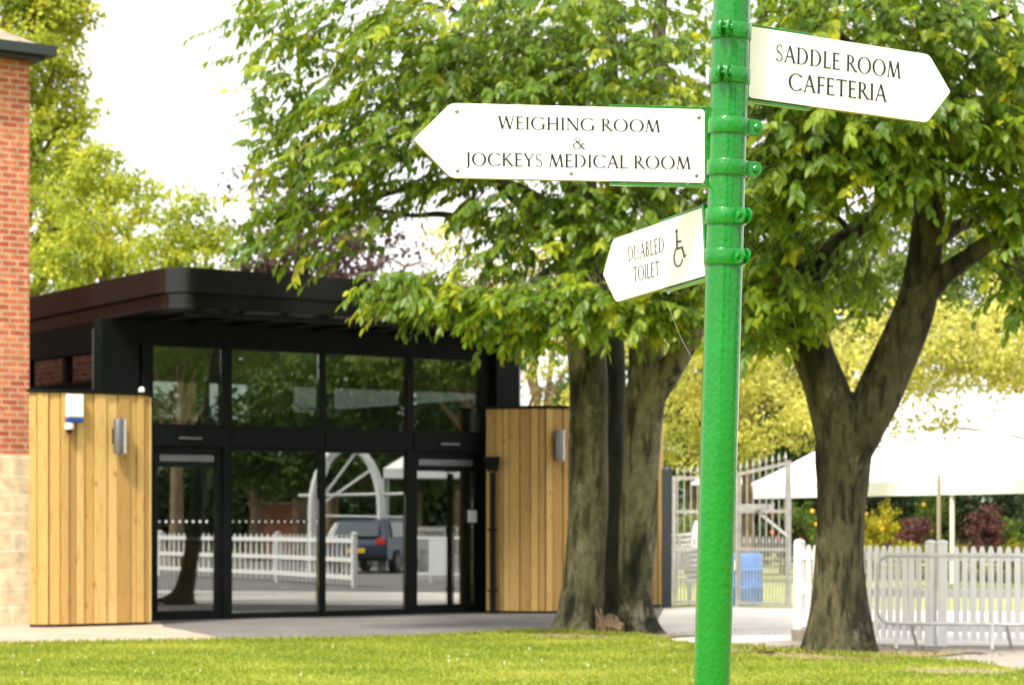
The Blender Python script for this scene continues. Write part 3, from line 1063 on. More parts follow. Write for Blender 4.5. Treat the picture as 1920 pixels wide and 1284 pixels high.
wall_light(on_left(216, 818, 0.03), UN, UX, 'grey steel wall light on the left board wall below the alarm box')
nb = Vector((0.55, -0.83, 0)).normalized()
wall_light(Vector((0.665, 35.575, HC + (HZ - 835) / F * 35.5)), Vector((0.26, -0.965, 0)).normalized(), Vector((0.965, 0.26, 0)), 'dark wall light on the curved board wall beside the tree trunk')

# ================================================================== THE BRICK HOUSE
bh = thing('brick_house', (-6.36, 31.6, 0), 'red brick house corner with pale stone base and black gutter', 'house')
C0 = Vector((-6.355, 31.6, 0))
def HB(x, y, z):                    # x to the left along the front, y back, z up
    return C0 - UX * x - UN * y + UP * z
def hbox(mb, x0, x1, y0, y1, z0, z1):
    mb.box(HB((x0 + x1) / 2, (y0 + y1) / 2, (z0 + z1) / 2), x1 - x0, y1 - y0, z1 - z0, (-UX, -UN, UP))
def huv(v, nrm):
    d = v - C0
    if abs(nrm.dot(UN)) > 0.7:
        return (d.dot(-UX) + 0.06, v.z)
    return (d.dot(UN) + 0.3, v.z)
ZB = HC + (HZ - 852) / F * 31.6
ZT = HC + (HZ - 112) / F * 31.6
mb = MB()
hbox(mb, 0.0, 9, 0.0, 9, ZB, ZT)
o = obj('brick_wall', mb, 'brick', bh)
wall_uv(o, huv)
mb = MB()
hbox(mb, -0.02, 9.02, -0.02, 9.02, 0.0, ZB)
o = obj('stone_base', mb, 'stone', bh)
wall_uv(o, huv)
mb = MB()
hbox(mb, -0.13, 9.3, -0.20, 9.3, ZT - 0.03, ZT + 0.02)
obj('eaves', mb, 'gutter', bh)
mb = MB()
for a, b in ((HB(-0.25, -0.24, ZT + 0.09), HB(9.3, -0.24, ZT + 0.09)), (HB(-0.17, -0.16, ZT + 0.09), HB(-0.17, 9.3, ZT + 0.09))):
    mb.bar(a, b, 0.13, 0.15, UP)
obj('gutter', mb, 'gutter', bh)
mb = MB()
e = [HB(-0.16, -0.22, ZT + 0.14), HB(9.3, -0.22, ZT + 0.14), HB(9.3, 9.3, ZT + 0.14), HB(-0.16, 9.3, ZT + 0.14)]
r1, r2 = HB(4.5, 4.0, ZT + 2.6), HB(4.5, 5.0, ZT + 2.6)
mb.add(e + [r1, r2], [(0, 4, 1), (1, 4, 5, 2), (2, 5, 3), (3, 5, 4, 0), (0, 1, 2, 3)])
obj('roof', mb, 'roof_tile', bh)

# ================================================================== FINGER POST
ax_dx, ax_dz = -(1371.0 - 1336.0) / 1284.0, 1.0
PY = 5.76
def post_axis(z):
    zc = HC + (HZ - 642) / F * PY
    xc = (1353.5 - 960) / F * PY
    return Vector((xc + (z - zc) * 35.0 / 1284.0, PY - (z - zc) * 0.022, z))
PA = (post_axis(3.0) - post_axis(0.0)).normalized()
fp = thing('finger_post', post_axis(0.0), 'glossy green steel finger post carrying three white arrow signs', 'signpost')
PR = 0.0445
mb = MB()
zs = [-0.2 + 0.1 * k for k in range(34)]
mb.tube([post_axis(z) for z in zs], [PR] * len(zs), 48)
obj('pole', mb, 'post', fp, smooth=True)
mb = MB()
mb.lathe(post_axis(3.1), [(PR + 0.004, -0.02), (PR + 0.004, 0.01), (0.03, 0.035), (0.004, 0.045)], 32, PA)
obj('cap', mb, 'post', fp, smooth=True)
mb = MB()
mb.lathe(post_axis(0.0), [(0.075, 0.0), (0.075, 0.012), (0.05, 0.03), (PR + 0.001, 0.035)], 32, PA)
obj('base_collar', mb, 'post', fp, smooth=True)

T_, t_ = 0.148, 0.074
def gl_serif(cx, y, w, half=0.12, top=False):
    h1, h2 = 0.022, 0.075
    s = -1 if top else 1
    return [(cx - half, y), (cx + half, y), (cx + half, y + s * h1), (cx + w / 2, y + s * h2), (cx - w / 2, y + s * h2), (cx - half, y + s * h1)]
def gl_v(cx, y0, y1, w):
    return [(cx - w / 2, y0), (cx + w / 2, y0), (cx + w / 2, y1), (cx - w / 2, y1)]
def gl_h(x0, x1, y, h=None):
    h = h or t_
    return [(x0, y - h / 2), (x1, y - h / 2), (x1, y + h / 2), (x0, y + h / 2)]
def gl_d(x0, y0, x1, y1, w):
    return [(x0 - w / 2, y0), (x0 + w / 2, y0), (x1 + w / 2, y1), (x1 - w / 2, y1)]
def gl_ring(cx, cy, rx, ry, a0, a1, wx, wy, n=22):
    out = []
    for k in range(n):
        a, b = R(a0 + (a1 - a0) * k / n), R(a0 + (a1 - a0) * (k + 1) / n)
        out.append([(cx + rx * math.cos(a), cy + ry * math.sin(a)), (cx + rx * math.cos(b), cy + ry * math.sin(b)),
                    (cx + (rx - wx) * math.cos(b), cy + (ry - wy) * math.sin(b)), (cx + (rx - wx) * math.cos(a), cy + (ry - wy) * math.sin(a))])
    return out
def stem(cx, both=True):
    o = [gl_v(cx, 0, 1, T_), gl_serif(cx, 0, T_)]
    o.append(gl_serif(cx, 1, T_, top=True))
    return o
def tick(x, y, h, lean=0.0):
    return [(x - 0.02, y), (x + 0.02, y), (x + 0.02 + lean, y + h), (x - 0.02 + lean, y + h)]
def glyph(c):
    if c == 'I': return stem(0.16), 0.32
    if c == 'H': return stem(0.16) + stem(0.74) + [gl_h(0.16, 0.74, 0.52)], 0.90
    if c == 'E': return stem(0.16) + [gl_h(0.1, 0.54, 0.976), gl_h(0.16, 0.47, 0.53), gl_h(0.1, 0.56, 0.024), tick(0.53, 1.0, -0.14), tick(0.47, 0.45, 0.16), tick(0.56, 0.0, 0.15, 0.03)], 0.62
    if c == 'F': return stem(0.16) + [gl_h(0.1, 0.54, 0.976), gl_h(0.16, 0.47, 0.51), tick(0.53, 1.0, -0.14), tick(0.47, 0.43, 0.16)], 0.58
    if c == 'L': return stem(0.16) + [gl_h(0.1, 0.56, 0.024), tick(0.56, 0.0, 0.16, 0.03)], 0.60
    if c == 'T': return [gl_v(0.38, 0, 1, T_), gl_serif(0.38, 0, T_), gl_h(0.03, 0.73, 0.974), tick(0.04, 1.0, -0.15), tick(0.72, 1.0, -0.15)], 0.76
    if c == 'N': return [gl_v(0.15, 0, 1, t_), gl_v(0.80, 0, 1, t_), gl_d(0.80, 0, 0.13, 1, T_ + 0.03), gl_serif(0.15, 0, t_, 0.1), gl_serif(0.80, 1, t_, 0.1, True), gl_serif(0.10, 1, t_, 0.09, True)], 0.92
    if c == 'M': return [gl_d(0.11, 0, 0.24, 1, t_), gl_d(0.53, 0.02, 0.24, 1, T_ + 0.02), gl_d(0.53, 0.02, 0.82, 1, t_), gl_d(0.95, 0, 0.82, 1, T_), gl_serif(0.11, 0, t_, 0.09), gl_serif(0.95, 0, T_, 0.12), gl_serif(0.20, 1, t_, 0.08, True), gl_serif(0.84, 1, t_, 0.07, True)], 1.06
    if c == 'W': return [gl_d(0.30, 0, 0.07, 1, T_ + 0.01), gl_d(0.30, 0, 0.55, 1, t_), gl_d(0.80, 0, 0.52, 1, T_ + 0.01), gl_d(0.80, 0, 1.02, 1, t_), gl_serif(0.07, 1, T_, 0.12, True), gl_serif(0.52, 1, T_, 0.1, True), gl_serif(1.02, 1, t_, 0.1, True)], 1.10
    if c == 'A': return [gl_d(0.09, 0, 0.41, 1.02, t_), gl_d(0.73, 0, 0.40, 1.02, T_ + 0.01), gl_h(0.20, 0.62, 0.36), gl_serif(0.09, 0, t_, 0.1), gl_serif(0.73, 0, T_, 0.13)], 0.82
    if c == 'K': return stem(0.16) + [gl_d(0.22, 0.46, 0.62, 1, t_ + 0.02), gl_d(0.76, 0, 0.30, 0.58, T_ + 0.02), gl_serif(0.62, 1, t_, 0.1, True), gl_serif(0.76, 0, T_, 0.1)], 0.82
    if c == 'Y': return [gl_d(0.36, 0.46, 0.07, 1, T_), gl_d(0.36, 0.46, 0.66, 1, t_), gl_v(0.36, 0, 0.50, T_), gl_serif(0.36, 0, T_), gl_serif(0.07, 1, T_, 0.11, True), gl_serif(0.66, 1, t_, 0.1, True)], 0.72
    if c == 'O': return gl_ring(0.52, 0.5, 0.50, 0.52, 0, 360, T_ + 0.01, 0.045, 36), 1.04
    if c == 'C': return gl_ring(0.53, 0.5, 0.51, 0.52, 42, 318, T_ + 0.01, 0.05, 30) + [tick(0.90, 0.98, -0.17), tick(0.90, 0.04, 0.13, 0.03)], 0.95
    if c == 'G': return gl_ring(0.53, 0.5, 0.51, 0.52, 42, 310, T_ + 0.01, 0.05, 30) + [tick(0.90, 0.98, -0.17), gl_v(0.87, 0.06, 0.44, T_), gl_serif(0.87, 0.44, T_, 0.12, True)], 1.02
    if c == 'D': return stem(0.16) + gl_ring(0.34, 0.5, 0.50, 0.50, -90, 90, T_ + 0.01, 0.045, 24) + [gl_h(0.1, 0.345, 0.978, 0.044), gl_h(0.1, 0.345, 0.022, 0.044)], 0.90
    if c == 'R': return stem(0.16) + gl_ring(0.30, 0.745, 0.29, 0.255, -90, 90, T_, 0.045, 18) + [gl_h(0.1, 0.305, 0.978, 0.044), gl_h(0.16, 0.305, 0.512, 0.044), gl_d(0.74, 0, 0.33, 0.50, T_ + 0.02), gl_serif(0.76, 0, T_, 0.1)], 0.78
    if c == 'B': return stem(0.16) + gl_ring(0.28, 0.76, 0.25, 0.24, -90, 90, T_, 0.045, 18) + gl_ring(0.30, 0.27, 0.30, 0.27, -90, 90, T_, 0.045, 18) + [gl_h(0.1, 0.29, 0.978, 0.044), gl_h(0.16, 0.30, 0.53, 0.044), gl_h(0.1, 0.31, 0.022, 0.044)], 0.66
    if c == 'S': return gl_ring(0.28, 0.75, 0.21, 0.265, 35, 245, 0.075, 0.045, 18) + gl_ring(0.29, 0.26, 0.23, 0.275, 65, -150, 0.085, 0.045, 18) + [[(0.11, 0.62), (0.19, 0.53), (0.47, 0.36), (0.40, 0.50), (0.2, 0.64)], tick(0.45, 0.99, -0.16), tick(0.08, 0.02, 0.16)], 0.56
    if c == 'J': return [gl_v(0.20, 0.0, 1, T_), gl_serif(0.20, 1, T_, top=True)] + gl_ring(0.0, 0.0, 0.26, 0.24, -75, 0, 0.115, 0.05, 10), 0.36
    if c == '&': return gl_ring(0.38, 0.77, 0.19, 0.25, 0, 360, 0.065, 0.045, 24) + gl_ring(0.34, 0.27, 0.32, 0.285, 85, 330, 0.10, 0.045, 22) + [gl_d(0.86, 0, 0.27, 0.70, T_), gl_d(0.56, 0.12, 0.78, 0.50, t_), gl_serif(0.86, 0, T_, 0.1), gl_serif(0.78, 0.52, t_, 0.1, True)], 0.98
    return [], 0.36
def text_polys(s):
    out, x = [], 0.0
    for c in s:
        g, w = glyph(c)
        out += [[(px + x, py) for px, py in poly] for poly in g]
        x += w + (0.05 if c != ' ' else 0)
    return out, x - 0.05

class SignPlane:
    def __init__(self, pts, dep):
        # pts: inner top, inner bottom, outer shoulder top, outer shoulder bottom, tip (photo px); dep: depths inner, outer
        W3 = [P(*pts[0], dep[0]), P(*pts[1], dep[0]), P(*pts[2], dep[1]), P(*pts[3], dep[1])]
        self.o = (W3[0] + W3[1]) / 2
        self.X = ((W3[2] + W3[3]) / 2 - self.o).normalized()
        Z = ((W3[0] - W3[1]) + (W3[2] - W3[3]))
        self.Z = (Z - self.X * Z.dot(self.X)).normalized()
        n = self.X.cross(self.Z)
        if n.y > 0: n = -n
        self.N = n
        self.h = ((W3[0] - W3[1]).dot(self.Z) + (W3[2] - W3[3]).dot(self.Z)) / 2
        self.len = ((W3[2] + W3[3]) / 2 - self.o).length
        self.tip = self.uv(*pts[4])[0] - self.len
    def hit(self, px, py):
        d = P(px, py, 1.0) - Vector((0, 0, HC))
        cam_o = Vector((0, 0, HC))
        t = (self.o - cam_o).dot(self.N) / d.dot(self.N)
        return cam_o + d * t
    def uv(self, px, py):
        p = self.hit(px, py) - self.o
        return p.dot(self.X), p.dot(self.Z)
    def at(self, u, w, k=0.0):
        return self.o + self.X * u + self.Z * w + self.N * k

def rounded(poly, r, n=5):
    out = []
    m = len(poly)
    for i in range(m):
        p0, p1, p2 = Vector(poly[i - 1]), Vector(poly[i]), Vector(poly[(i + 1) % m])
        rr = r[i] if hasattr(r, '__len__') else r
        a, b = p1 + (p0 - p1).normalized() * rr, p1 + (p2 - p1).normalized() * rr
        for k in range(n + 1):
            t = k / n
            out.append(tuple((a * (1 - t) ** 2 + p1 * (2 * t * (1 - t)) + b * t * t)))
    return out

def sign(sp, label, lines, ink, screws, clamps, brk_len, sym=None, ear=None):
    h2 = sp.h / 2
    outline = rounded([(0.0, h2), (0.0, -h2), (sp.len, -h2), (sp.len + sp.tip, 0.0), (sp.len, h2)], [0.010, 0.010, 0.014, 0.006, 0.014])
    mb = MB()
    mb.prism([sp.at(u, w) for u, w in outline], sp.N, 0.0035)
    panel = obj('sign_panel', mb, 'white_sign', fp, bevel=0.0008)
    panel['label'] = label
    mb = MB()
    o2 = [(u, w - 0.0015) for u, w in outline]
    mb.prism([sp.at(u * 0.998 + 0.001, w * 0.985, -0.0037) for u, w in o2], sp.N, 0.014)
    obj('backing_board', mb, 'board_edge', panel)
    # green carrier : end plate and two ledges gripping the board
    mb = MB()
    ax = (sp.X, -sp.N, sp.Z)
    mb.box(sp.at(-0.006, 0, -0.010), 0.009, 0.026, sp.h + 0.016, ax)
    obj('end_plate', mb, 'post', panel, bevel=0.001)
    mb = MB()
    mb.box(sp.at(brk_len / 2 - 0.006, h2 + 0.0045, -0.0125), brk_len, 0.020, 0.0045, ax)
    obj('bracket', mb, 'post', panel, bevel=0.001)
    mb = MB()
    mb.box(sp.at(brk_len / 2 - 0.006, -h2 - 0.0060, -0.0125), brk_len, 0.022, 0.0050, ax)
    obj('bracket', mb, 'post', panel, bevel=0.001)
    mb = MB()
    k = 0
    for s, bl, br, tl in lines:
        polys, wid = text_polys(s)
        a, b, c = sp.hit(*bl), sp.hit(*br), sp.hit(*tl)
        xd = b - a
        L_ = xd.length
        xd.normalize()
        yd = (c - a)
        yd = (yd - xd * yd.dot(xd))
        H_ = yd.length
        yd.normalize()
        for poly in polys:
            k += 1
            off = sp.N * (0.0006 + k * 0.0000012)
            mb.add([a + xd * (x / wid * L_) + yd * (y * H_) + off for x, y in poly], [tuple(range(len(poly)))])
    obj('lettering', mb, ink, panel)
    if sym:
        mb = MB()
        a, b, c = sp.hit(*sym[0]), sp.hit(*sym[1]), sp.hit(*sym[2])
        xd, yd = b - a, c - a
        S = []
        S += gl_ring(0.24, 0.915, 0.085, 0.062, 0, 360, 0.0845, 0.0615, 20)
        S += [[(0.20, 0.84), (0.30, 0.84), (0.34, 0.45), (0.22, 0.45)]]
        S += [[(0.30, 0.665), (0.60, 0.665), (0.60, 0.615), (0.30, 0.615)]]
        S += [[(0.24, 0.50), (0.70, 0.50), (0.70, 0.45), (0.24, 0.45)]]
        S += [[(0.60, 0.50), (0.71, 0.50), (0.90, 0.20), (0.79, 0.20)]]
        S += [[(0.80, 0.235), (0.99, 0.285), (0.99, 0.24), (0.80, 0.185)]]
        S += gl_ring(0.38, 0.265, 0.38, 0.262, 118, 338, 0.085, 0.040, 30)
        for poly in S:
            k += 1
            off = sp.N * (0.0006 + k * 0.0000012)
            mb.add([a + xd * x + yd * y + off for x, y in poly], [tuple(range(len(poly)))])
        obj('wheelchair_symbol', mb, ink, panel)
    for (px, py) in screws:
        u, w = sp.uv(px, py)
        mb = MB()
        mb.lathe(sp.at(u, w, 0.0002), [(0.0052, 0), (0.0050, 0.0012), (0.003, 0.0024), (0.0004, 0.0027)], 14, sp.N)
        obj('screw', mb, 'screw', panel, smooth=True)
    # clamps: a band round the pole with two ears and a bolt opposite the sign
    Xs = -Vector(ear) if ear else sp.X
    Xh = Xs - PA * Xs.dot(PA)
    Xh.normalize()
    Yh = PA.cross(Xh)
    for py in clamps:
        z = HC + (HZ - py) / F * (PY - 0.01)
        c = post_axis(z)
        hb = 0.0185
        r0, r1 = PR + 0.0005, PR + 0.0052
        mb = MB()
        prof = [(r0, -hb), (r1 - 0.001, -hb), (r1, -hb + 0.002), (r1, hb - 0.002), (r1 - 0.001, hb), (r0, hb)]
        mb.lathe(c, prof, 48, PA)
        cl = obj('clamp', mb, 'post', fp, smooth=True, angle=30)
        mb = MB()
        for s in (-1, 1):
            # ear plate with a rounded end
            pl = [(-PR + 0.006, -hb), (-PR - 0.024, -hb)] + [(-PR - 0.024 - 0.0145 * math.cos(R(q)), 0.0185 * math.sin(R(q))) for q in (-70, -45, -20, 0, 20, 45, 70)] + [(-PR - 0.024, hb), (-PR + 0.006, hb)]
            face = [c + Xh * u + PA * w + Yh * (s * 0.0125) for u, w in pl]
            if s < 0: face = face[::-1]
            mb.prism(face, Yh * s, 0.0062)
        ring = obj('clamp_ear', mb, 'post', cl, bevel=0.0012)
        bc = c - Xh * (PR + 0.022)
        mb = MB()
        for s in (-1, 1):
            mb.lathe(bc + Yh * (s * 0.0127), [(0.0095, 0), (0.0095, 0.0012), (0.0072, 0.0014), (0.0072, 0.0062), (0.0055, 0.0072), (0.0004, 0.0074)], 6 if s > 0 else 6, Yh * s)
        mb.tube([bc - Yh * 0.019, bc + Yh * 0.019], 0.0038, 10)
        obj('bolt', mb, 'post', cl)
    # lug joining carrier to clamps
    return panel

s_w = SignPlane([(1321.8, 205.7), (1321.0, 343.5), (846, 193.6), (844.6, 333.5), (775.7, 260)], (5.752, 5.66))
sign(s_w, 'white arrow panel pointing left reading WEIGHING ROOM & JOCKEYS MEDICAL ROOM',
     [('WEIGHING ROOM', (934, 242.0), (1238, 249.0), (934, 218.0)),
      ('&', (1073.5, 279.5), (1098, 280.3), (1074, 256.5)),
      ('JOCKEYS MEDICAL ROOM', (873, 310.5), (1295, 318.0), (873, 286.0))], 'ink',
     [(856.5, 209), (857.5, 320), (1070.5, 325), (1310, 220), (1305.5, 329)], (238, 316), 0.235)
s_s = SignPlane([(1407, 49.5), (1404, 183.5), (1743, 103), (1738, 230), (1782.5, 173)], (5.80, 6.09))
sign(s_s, 'white arrow panel pointing right reading SADDLE ROOM CAFETERIA',
     [('SADDLE ROOM', (1453.3, 114.5), (1688.5, 148), (1455.5, 83.4)),
      ('CAFETERIA', (1477.4, 168.8), (1662, 191.7), (1479, 137))], 'ink', [], (62, 145), 0.20, ear=(-0.30, -0.95, 0))
s_d = SignPlane([(1319.7, 388.6), (1319.7, 518), (1148, 449), (1156, 566), (1130.5, 514)], (5.79, 6.27))
sign(s_d, 'white arrow panel pointing left and away reading DISABLED TOILET with wheelchair symbol',
     [('DISABLED', (1178, 490.3), (1246.2, 471.6), (1178, 463)),
      ('TOILET', (1187.5, 528.3), (1237.3, 516.2), (1187.5, 501.4))], 'ink_brown', [], (407, 482.5), 0.25,
     sym=((1263, 503.5), (1287.5, 497.0), (1263, 429.5)), ear=(0.58, -0.81, 0))

# a strand of spider silk below the disabled toilet sign, and one between the signs
mb = MB()
a, b = P(1250, 565, 5.9), P(1298, 672, 5.75)
mb.tube([a.lerp(b, k / 8) - UP * (0.01 * math.sin(math.pi * k / 8)) for k in range(9)], 0.00014, 5)
obj('cobweb', mb, 'silk', fp)
mb = MB()
a, b = P(1262, 350, 5.76), P(1318, 388, 5.78)
mb.tube([a.lerp(b, k / 8) - UP * (0.012 * math.sin(math.pi * k / 8)) for k in range(9)], 0.00014, 5)
obj('cobweb', mb, 'silk', fp)

# ================================================================== THE TWO MAIN TREES
def limb(mb, pts, Y, dY=0.0, seg=18, lump=0.06, flare=None, n=6):
    """pts = [(px, py, radius px)]; Y depth, drifting by dY towards the tip"""
    m = len(pts)
    pp = []
    for i, (px, py, r) in enumerate(pts):
        y = Y + dY * i / max(1, m - 1)
        pp.append((P(px, py, y), r / F * y))
    a, b = smooth_path(pp, n)
    mb.tube(a, b, seg, True, lump, flare=flare)
    return a

Y1 = 29.4
t1 = thing('multi_stemmed_tree', P(1125, 1188, Y1), 'leafy cherry tree with three grey stems rising from one base', 'tree')
flr = lambda t: max(0.0, 1 - t / 0.085) ** 2 * 1.25
mb = MB()
limb(mb, [(1086, 1198, 42), (1090, 1130, 41), (1095, 1090, 40), (1101, 980, 37), (1103, 850, 36), (1102, 720, 37), (1100, 620, 36), (1108, 500, 31), (1100, 380, 25), (1080, 240, 18), (1070, 60, 12), (1060, -160, 7)], Y1, 0.3, 22, 0.07, flr, 7)
limb(mb, [(1194, 1198, 33), (1190, 1130, 32), (1190, 1090, 32), (1197, 980, 35), (1202, 880, 34), (1207, 790, 35), (1213, 715, 37), (1212, 620, 33), (1225, 500, 26), (1235, 360, 21), (1230, 200, 16), (1240, 0, 11), (1250, -160, 6)], Y1 - 0.1, -0.2, 22, 0.06, flr, 7)
limb(mb, [(1212, 790, 14), (1228, 735, 27), (1252, 698, 26), (1282, 655, 22), (1315, 595, 18), (1345, 500, 14), (1370, 380, 10), (1400, 250, 7)], Y1 - 0.2, -0.8, 16, 0.05)
tr1 = obj('trunk', mb, 'bark_grey', t1, smooth=True, angle=180)
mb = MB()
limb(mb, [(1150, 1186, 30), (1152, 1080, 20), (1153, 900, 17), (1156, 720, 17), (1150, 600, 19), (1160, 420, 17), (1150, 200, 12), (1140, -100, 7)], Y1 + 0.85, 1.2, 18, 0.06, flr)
st = obj('shade_painted_stem', mb, 'bark_shade_paint', t1, smooth=True, angle=180)  # middle stem carries its shade in the bark colour
st['label'] = 'stem set back between the two grey stems, shade painted into its near black bark'
mb = MB()
c0 = P(1132, 1200, Y1 - 0.22)
pts = [c0 + Vector((0.022 * k + 0.03 * math.sin(k * 2.1), 0.05 * k, 0.055 * k)) for k in range(6)]
mb.tube(pts, [0.27, 0.22, 0.19, 0.15, 0.11, 0.06], 15, True, 0.5)
for k in range(16):
    px = 1096 + 70 * random.random()
    hgt = (22 + 46 * max(0, 1 - abs(px - 1142) / 26)) * random.uniform(0.6, 1.2)
    p0 = P(px, 1200, Y1 - random.uniform(0.05, 0.42))
    r = random.uniform(3, 6) / F * Y1
    q = p0 + Vector((random.uniform(-.10, .10), random.uniform(-0.03, 0.12), hgt / F * Y1))
    mb.tube([p0, p0.lerp(q, 0.6), q], [r * 1.5, r, r * 0.2], 5, True, 0.3)
obj('broken_wood', mb, 'broken_wood', t1)

br = MB()
def branch(pts, Y, dY):
    limb(br, pts, Y, dY, 8, 0.03, n=5)
branch([(1098, 560, 18), (1040, 470, 13), (950, 360, 9), (830, 300, 6), (700, 270, 4), (560, 200, 2)], Y1, 0.6)
branch([(1090, 500, 14), (1000, 440, 10), (900, 418, 7), (830, 402, 6), (770, 404, 4), (700, 392, 3)], Y1, -0.6)
branch([(1092, 640, 12), (1010, 600, 9), (900, 570, 7), (790, 550, 5), (690, 530, 3)], Y1, -2.2)
branch([(1100, 400, 14), (1010, 270, 10), (880, 200, 7), (740, 130, 4), (600, 90, 2)], Y1, 0.8)
branch([(1108, 470, 12), (1040, 500, 8), (960, 560, 6), (880, 620, 3)], Y1, -2.6)
branch([(1225, 480, 12), (1290, 400, 9), (1380, 330, 6), (1460, 290, 4)], Y1, -2.2)
branch([(1080, 260, 11), (970, 120, 8), (850, 20, 5), (700, -120, 3)], Y1, 1.8)
branch([(1090, 420, 10), (940, 340, 8), (780, 350, 6), (620, 400, 4), (480, 455, 3)], Y1, -1.2)
branch([(1215, 560, 12), (1260, 520, 8), (1330, 500, 5)], Y1, -2.6)
branch([(1120, 560, 9), (1180, 590, 6), (1260, 620, 4)], Y1, -2.2)

def blob(px, py, rx, ry, dY=0.0, ryd=1.3, dens=1.0, Y=Y1):
    y = Y + dY
    p = P(px, py, y)
    cnt = int(rx * ry / 135.0 * dens) + 5
    return (p.x, p.y, p.z, rx / F * y, ryd, ry / F * y, cnt)
b1 = [blob(530, 60, 110, 95, -0.5, 1.6, 0.62), blob(680, 40, 150, 90, -0.5, 1.8, 0.8), blob(820, 120, 160, 110, -0.8, 1.8, 1.1), blob(600, 190, 140, 80, -0.8, 1.4, 0.62),
      blob(700, 240, 150, 80, -1.0, 1.4, 0.7), blob(555, 285, 90, 60, -1.0, 1.1, 0.75), blob(640, 330, 130, 60, -1.2, 1.2, 0.75), blob(800, 280, 160, 80, -1.2, 1.5, 0.75),
      blob(560, 395, 95, 34, -1.2, 0.8, 1.0), blob(660, 400, 120, 45, -1.2, 0.9, 0.75), blob(500, 450, 45, 20, -1.2, 0.5, 1.0), blob(640, 470, 90, 22, -1.2, 0.7, 0.4),
      blob(980, 80, 190, 110, -0.5, 2.2, 1.35), blob(1150, 120, 190, 140, -1.0, 2.2, 1.4), blob(960, 230, 170, 90, -1.2, 1.8, 1.3), blob(1230, 280, 140, 120, -1.8, 1.6, 1.5),
      blob(960, 380, 180, 50, -1.2, 1.2, 0.55), blob(850, 350, 100, 40, -0.8, 0.9, 0.5), blob(1080, 410, 170, 80, -1.4, 1.3, 0.7), blob(1230, 440, 130, 90, -2.0, 1.3, 1.4), blob(1000, 480, 150, 50, -1.4, 1.0, 0.42),
      blob(780, 530, 95, 28, -2.0, 0.8, 1.8), blob(745, 560, 50, 20, -2.0, 0.6, 1.6), blob(860, 560, 130, 30, -2.2, 0.9, 1.9), blob(900, 520, 120, 40, -1.6, 0.9, 0.45), blob(1010, 560, 150, 42, -2.2, 1.0, 1.8),
      blob(1120, 575, 130, 48, -2.4, 1.0, 2.0), blob(1230, 570, 100, 48, -2.5, 0.9, 1.9), blob(1025, 632, 42, 26, -2.2, 0.6, 1.6), blob(945, 596, 60, 18, -2.2, 0.6, 1.5), blob(1290, 540, 60, 60, -2.2, 0.8, 1.4),
      # the far side and the top, out of the picture
      blob(1100, -150, 420, 150, 0.5, 3.0, 0.5), blob(1100, 150, 420, 200, 2.6, 1.6, 0.35), blob(760, 150, 260, 160, 2.2, 1.3, 0.12), blob(1150, 440, 260, 90, 2.0, 1.2, 0.25), blob(700, -140, 240, 120, 0.2, 2.0, 0.5)]
def crown(blobs, centre, material, t, size, tw_r=0.004):
    B, D, N_, L_, W_, T, tw = sprays(blobs, np.array(centre), size=size)
    leaf_mesh('crown', B, D, N_, L_, W_, T, material, parent=t)
    for a, b in tw:
        a, b = Vector(a), Vector(b)
        br.tube([a - (b - a) * 0.5 + UP * 0.03, a, b], [tw_r * 1.3, tw_r, tw_r * 0.5], 4, False)
crown(b1, P(1130, 350, Y1), 'leaf_main', t1, 0.135)
obj('branches', br, 'bark_grey', t1, smooth=True, angle=180)

Y2 = 24.7
t2 = thing('forked_tree', P(1572, 1228, Y2), 'leafy cherry tree with a dark fissured trunk forking into two limbs', 'tree')
mb = MB()
limb(mb, [(1572, 1238, 54), (1572, 1165, 53), (1574, 1060, 47), (1577, 960, 45), (1581, 880, 50), (1587, 815, 55), (1592, 765, 50), (1594, 735, 30)], Y2, 0.0, 26, 0.07, lambda t: max(0.0, 1 - t / 0.26) ** 2 * 0.75)
limb(mb, [(1578, 900, 20), (1570, 820, 40), (1552, 740, 43), (1522, 655, 39), (1494, 560, 36), (1474, 450, 27), (1470, 340, 21), (1450, 200, 15), (1430, 20, 10), (1420, -150, 6)], Y2, 0.3, 20, 0.06)
limb(mb, [(1588, 910, 20), (1606, 825, 42), (1644, 745, 45), (1692, 640, 39), (1724, 545, 36), (1738, 450, 32), (1742, 360, 29), (1738, 230, 22), (1745, 80, 16), (1740, -140, 8)], Y2 - 0.05, -0.3, 20, 0.06)
limb(mb, [(1715, 580, 24), (1768, 518, 20), (1822, 478, 18), (1882, 436, 15), (1960, 380, 11), (2040, 300, 7)], Y2 - 0.2, -0.9, 14, 0.05)
limb(mb, [(1742, 470, 16), (1790, 428, 14), (1850, 402, 10), (1930, 350, 7)], Y2 - 0.2, 0.9, 12, 0.05)
limb(mb, [(1492, 590, 20), (1530, 510, 19), (1575, 455, 18), (1650, 395, 15), (1700, 320, 10), (1720, 200, 6)], Y2 + 0.3, 0.7, 12, 0.05)
obj('trunk', mb, 'bark_brown', t2, smooth=True, angle=180)
br = MB()
branch([(1470, 400, 14), (1430, 330, 10), (1380, 240, 7), (1330, 160, 4)], Y2, -1.2)
branch([(1738, 260, 14), (1800, 180, 10), (1880, 120, 7), (1960, 90, 4)], Y2, -1.2)
branch([(1742, 200, 12), (1650, 120, 9), (1560, 60, 6), (1480, 20, 4)], Y2, -1.5)
branch([(1480, 500, 10), (1440, 560, 7), (1420, 620, 4)], Y2, -0.8)
branch([(1720, 60, 8), (1780, 30, 6), (1850, 40, 4), (1900, 20, 3)], Y2, -1.6)
branch([(1600, 440, 7), (1560, 400, 5), (1510, 390, 3)], Y2 + 0.6, -0.6)
branch([(1870, 440, 9), (1900, 480, 6), (1920, 540, 3)], Y2 - 1.0, -0.4)
def blob2(*a, **k):
    return blob(*a, Y=Y2, **k)
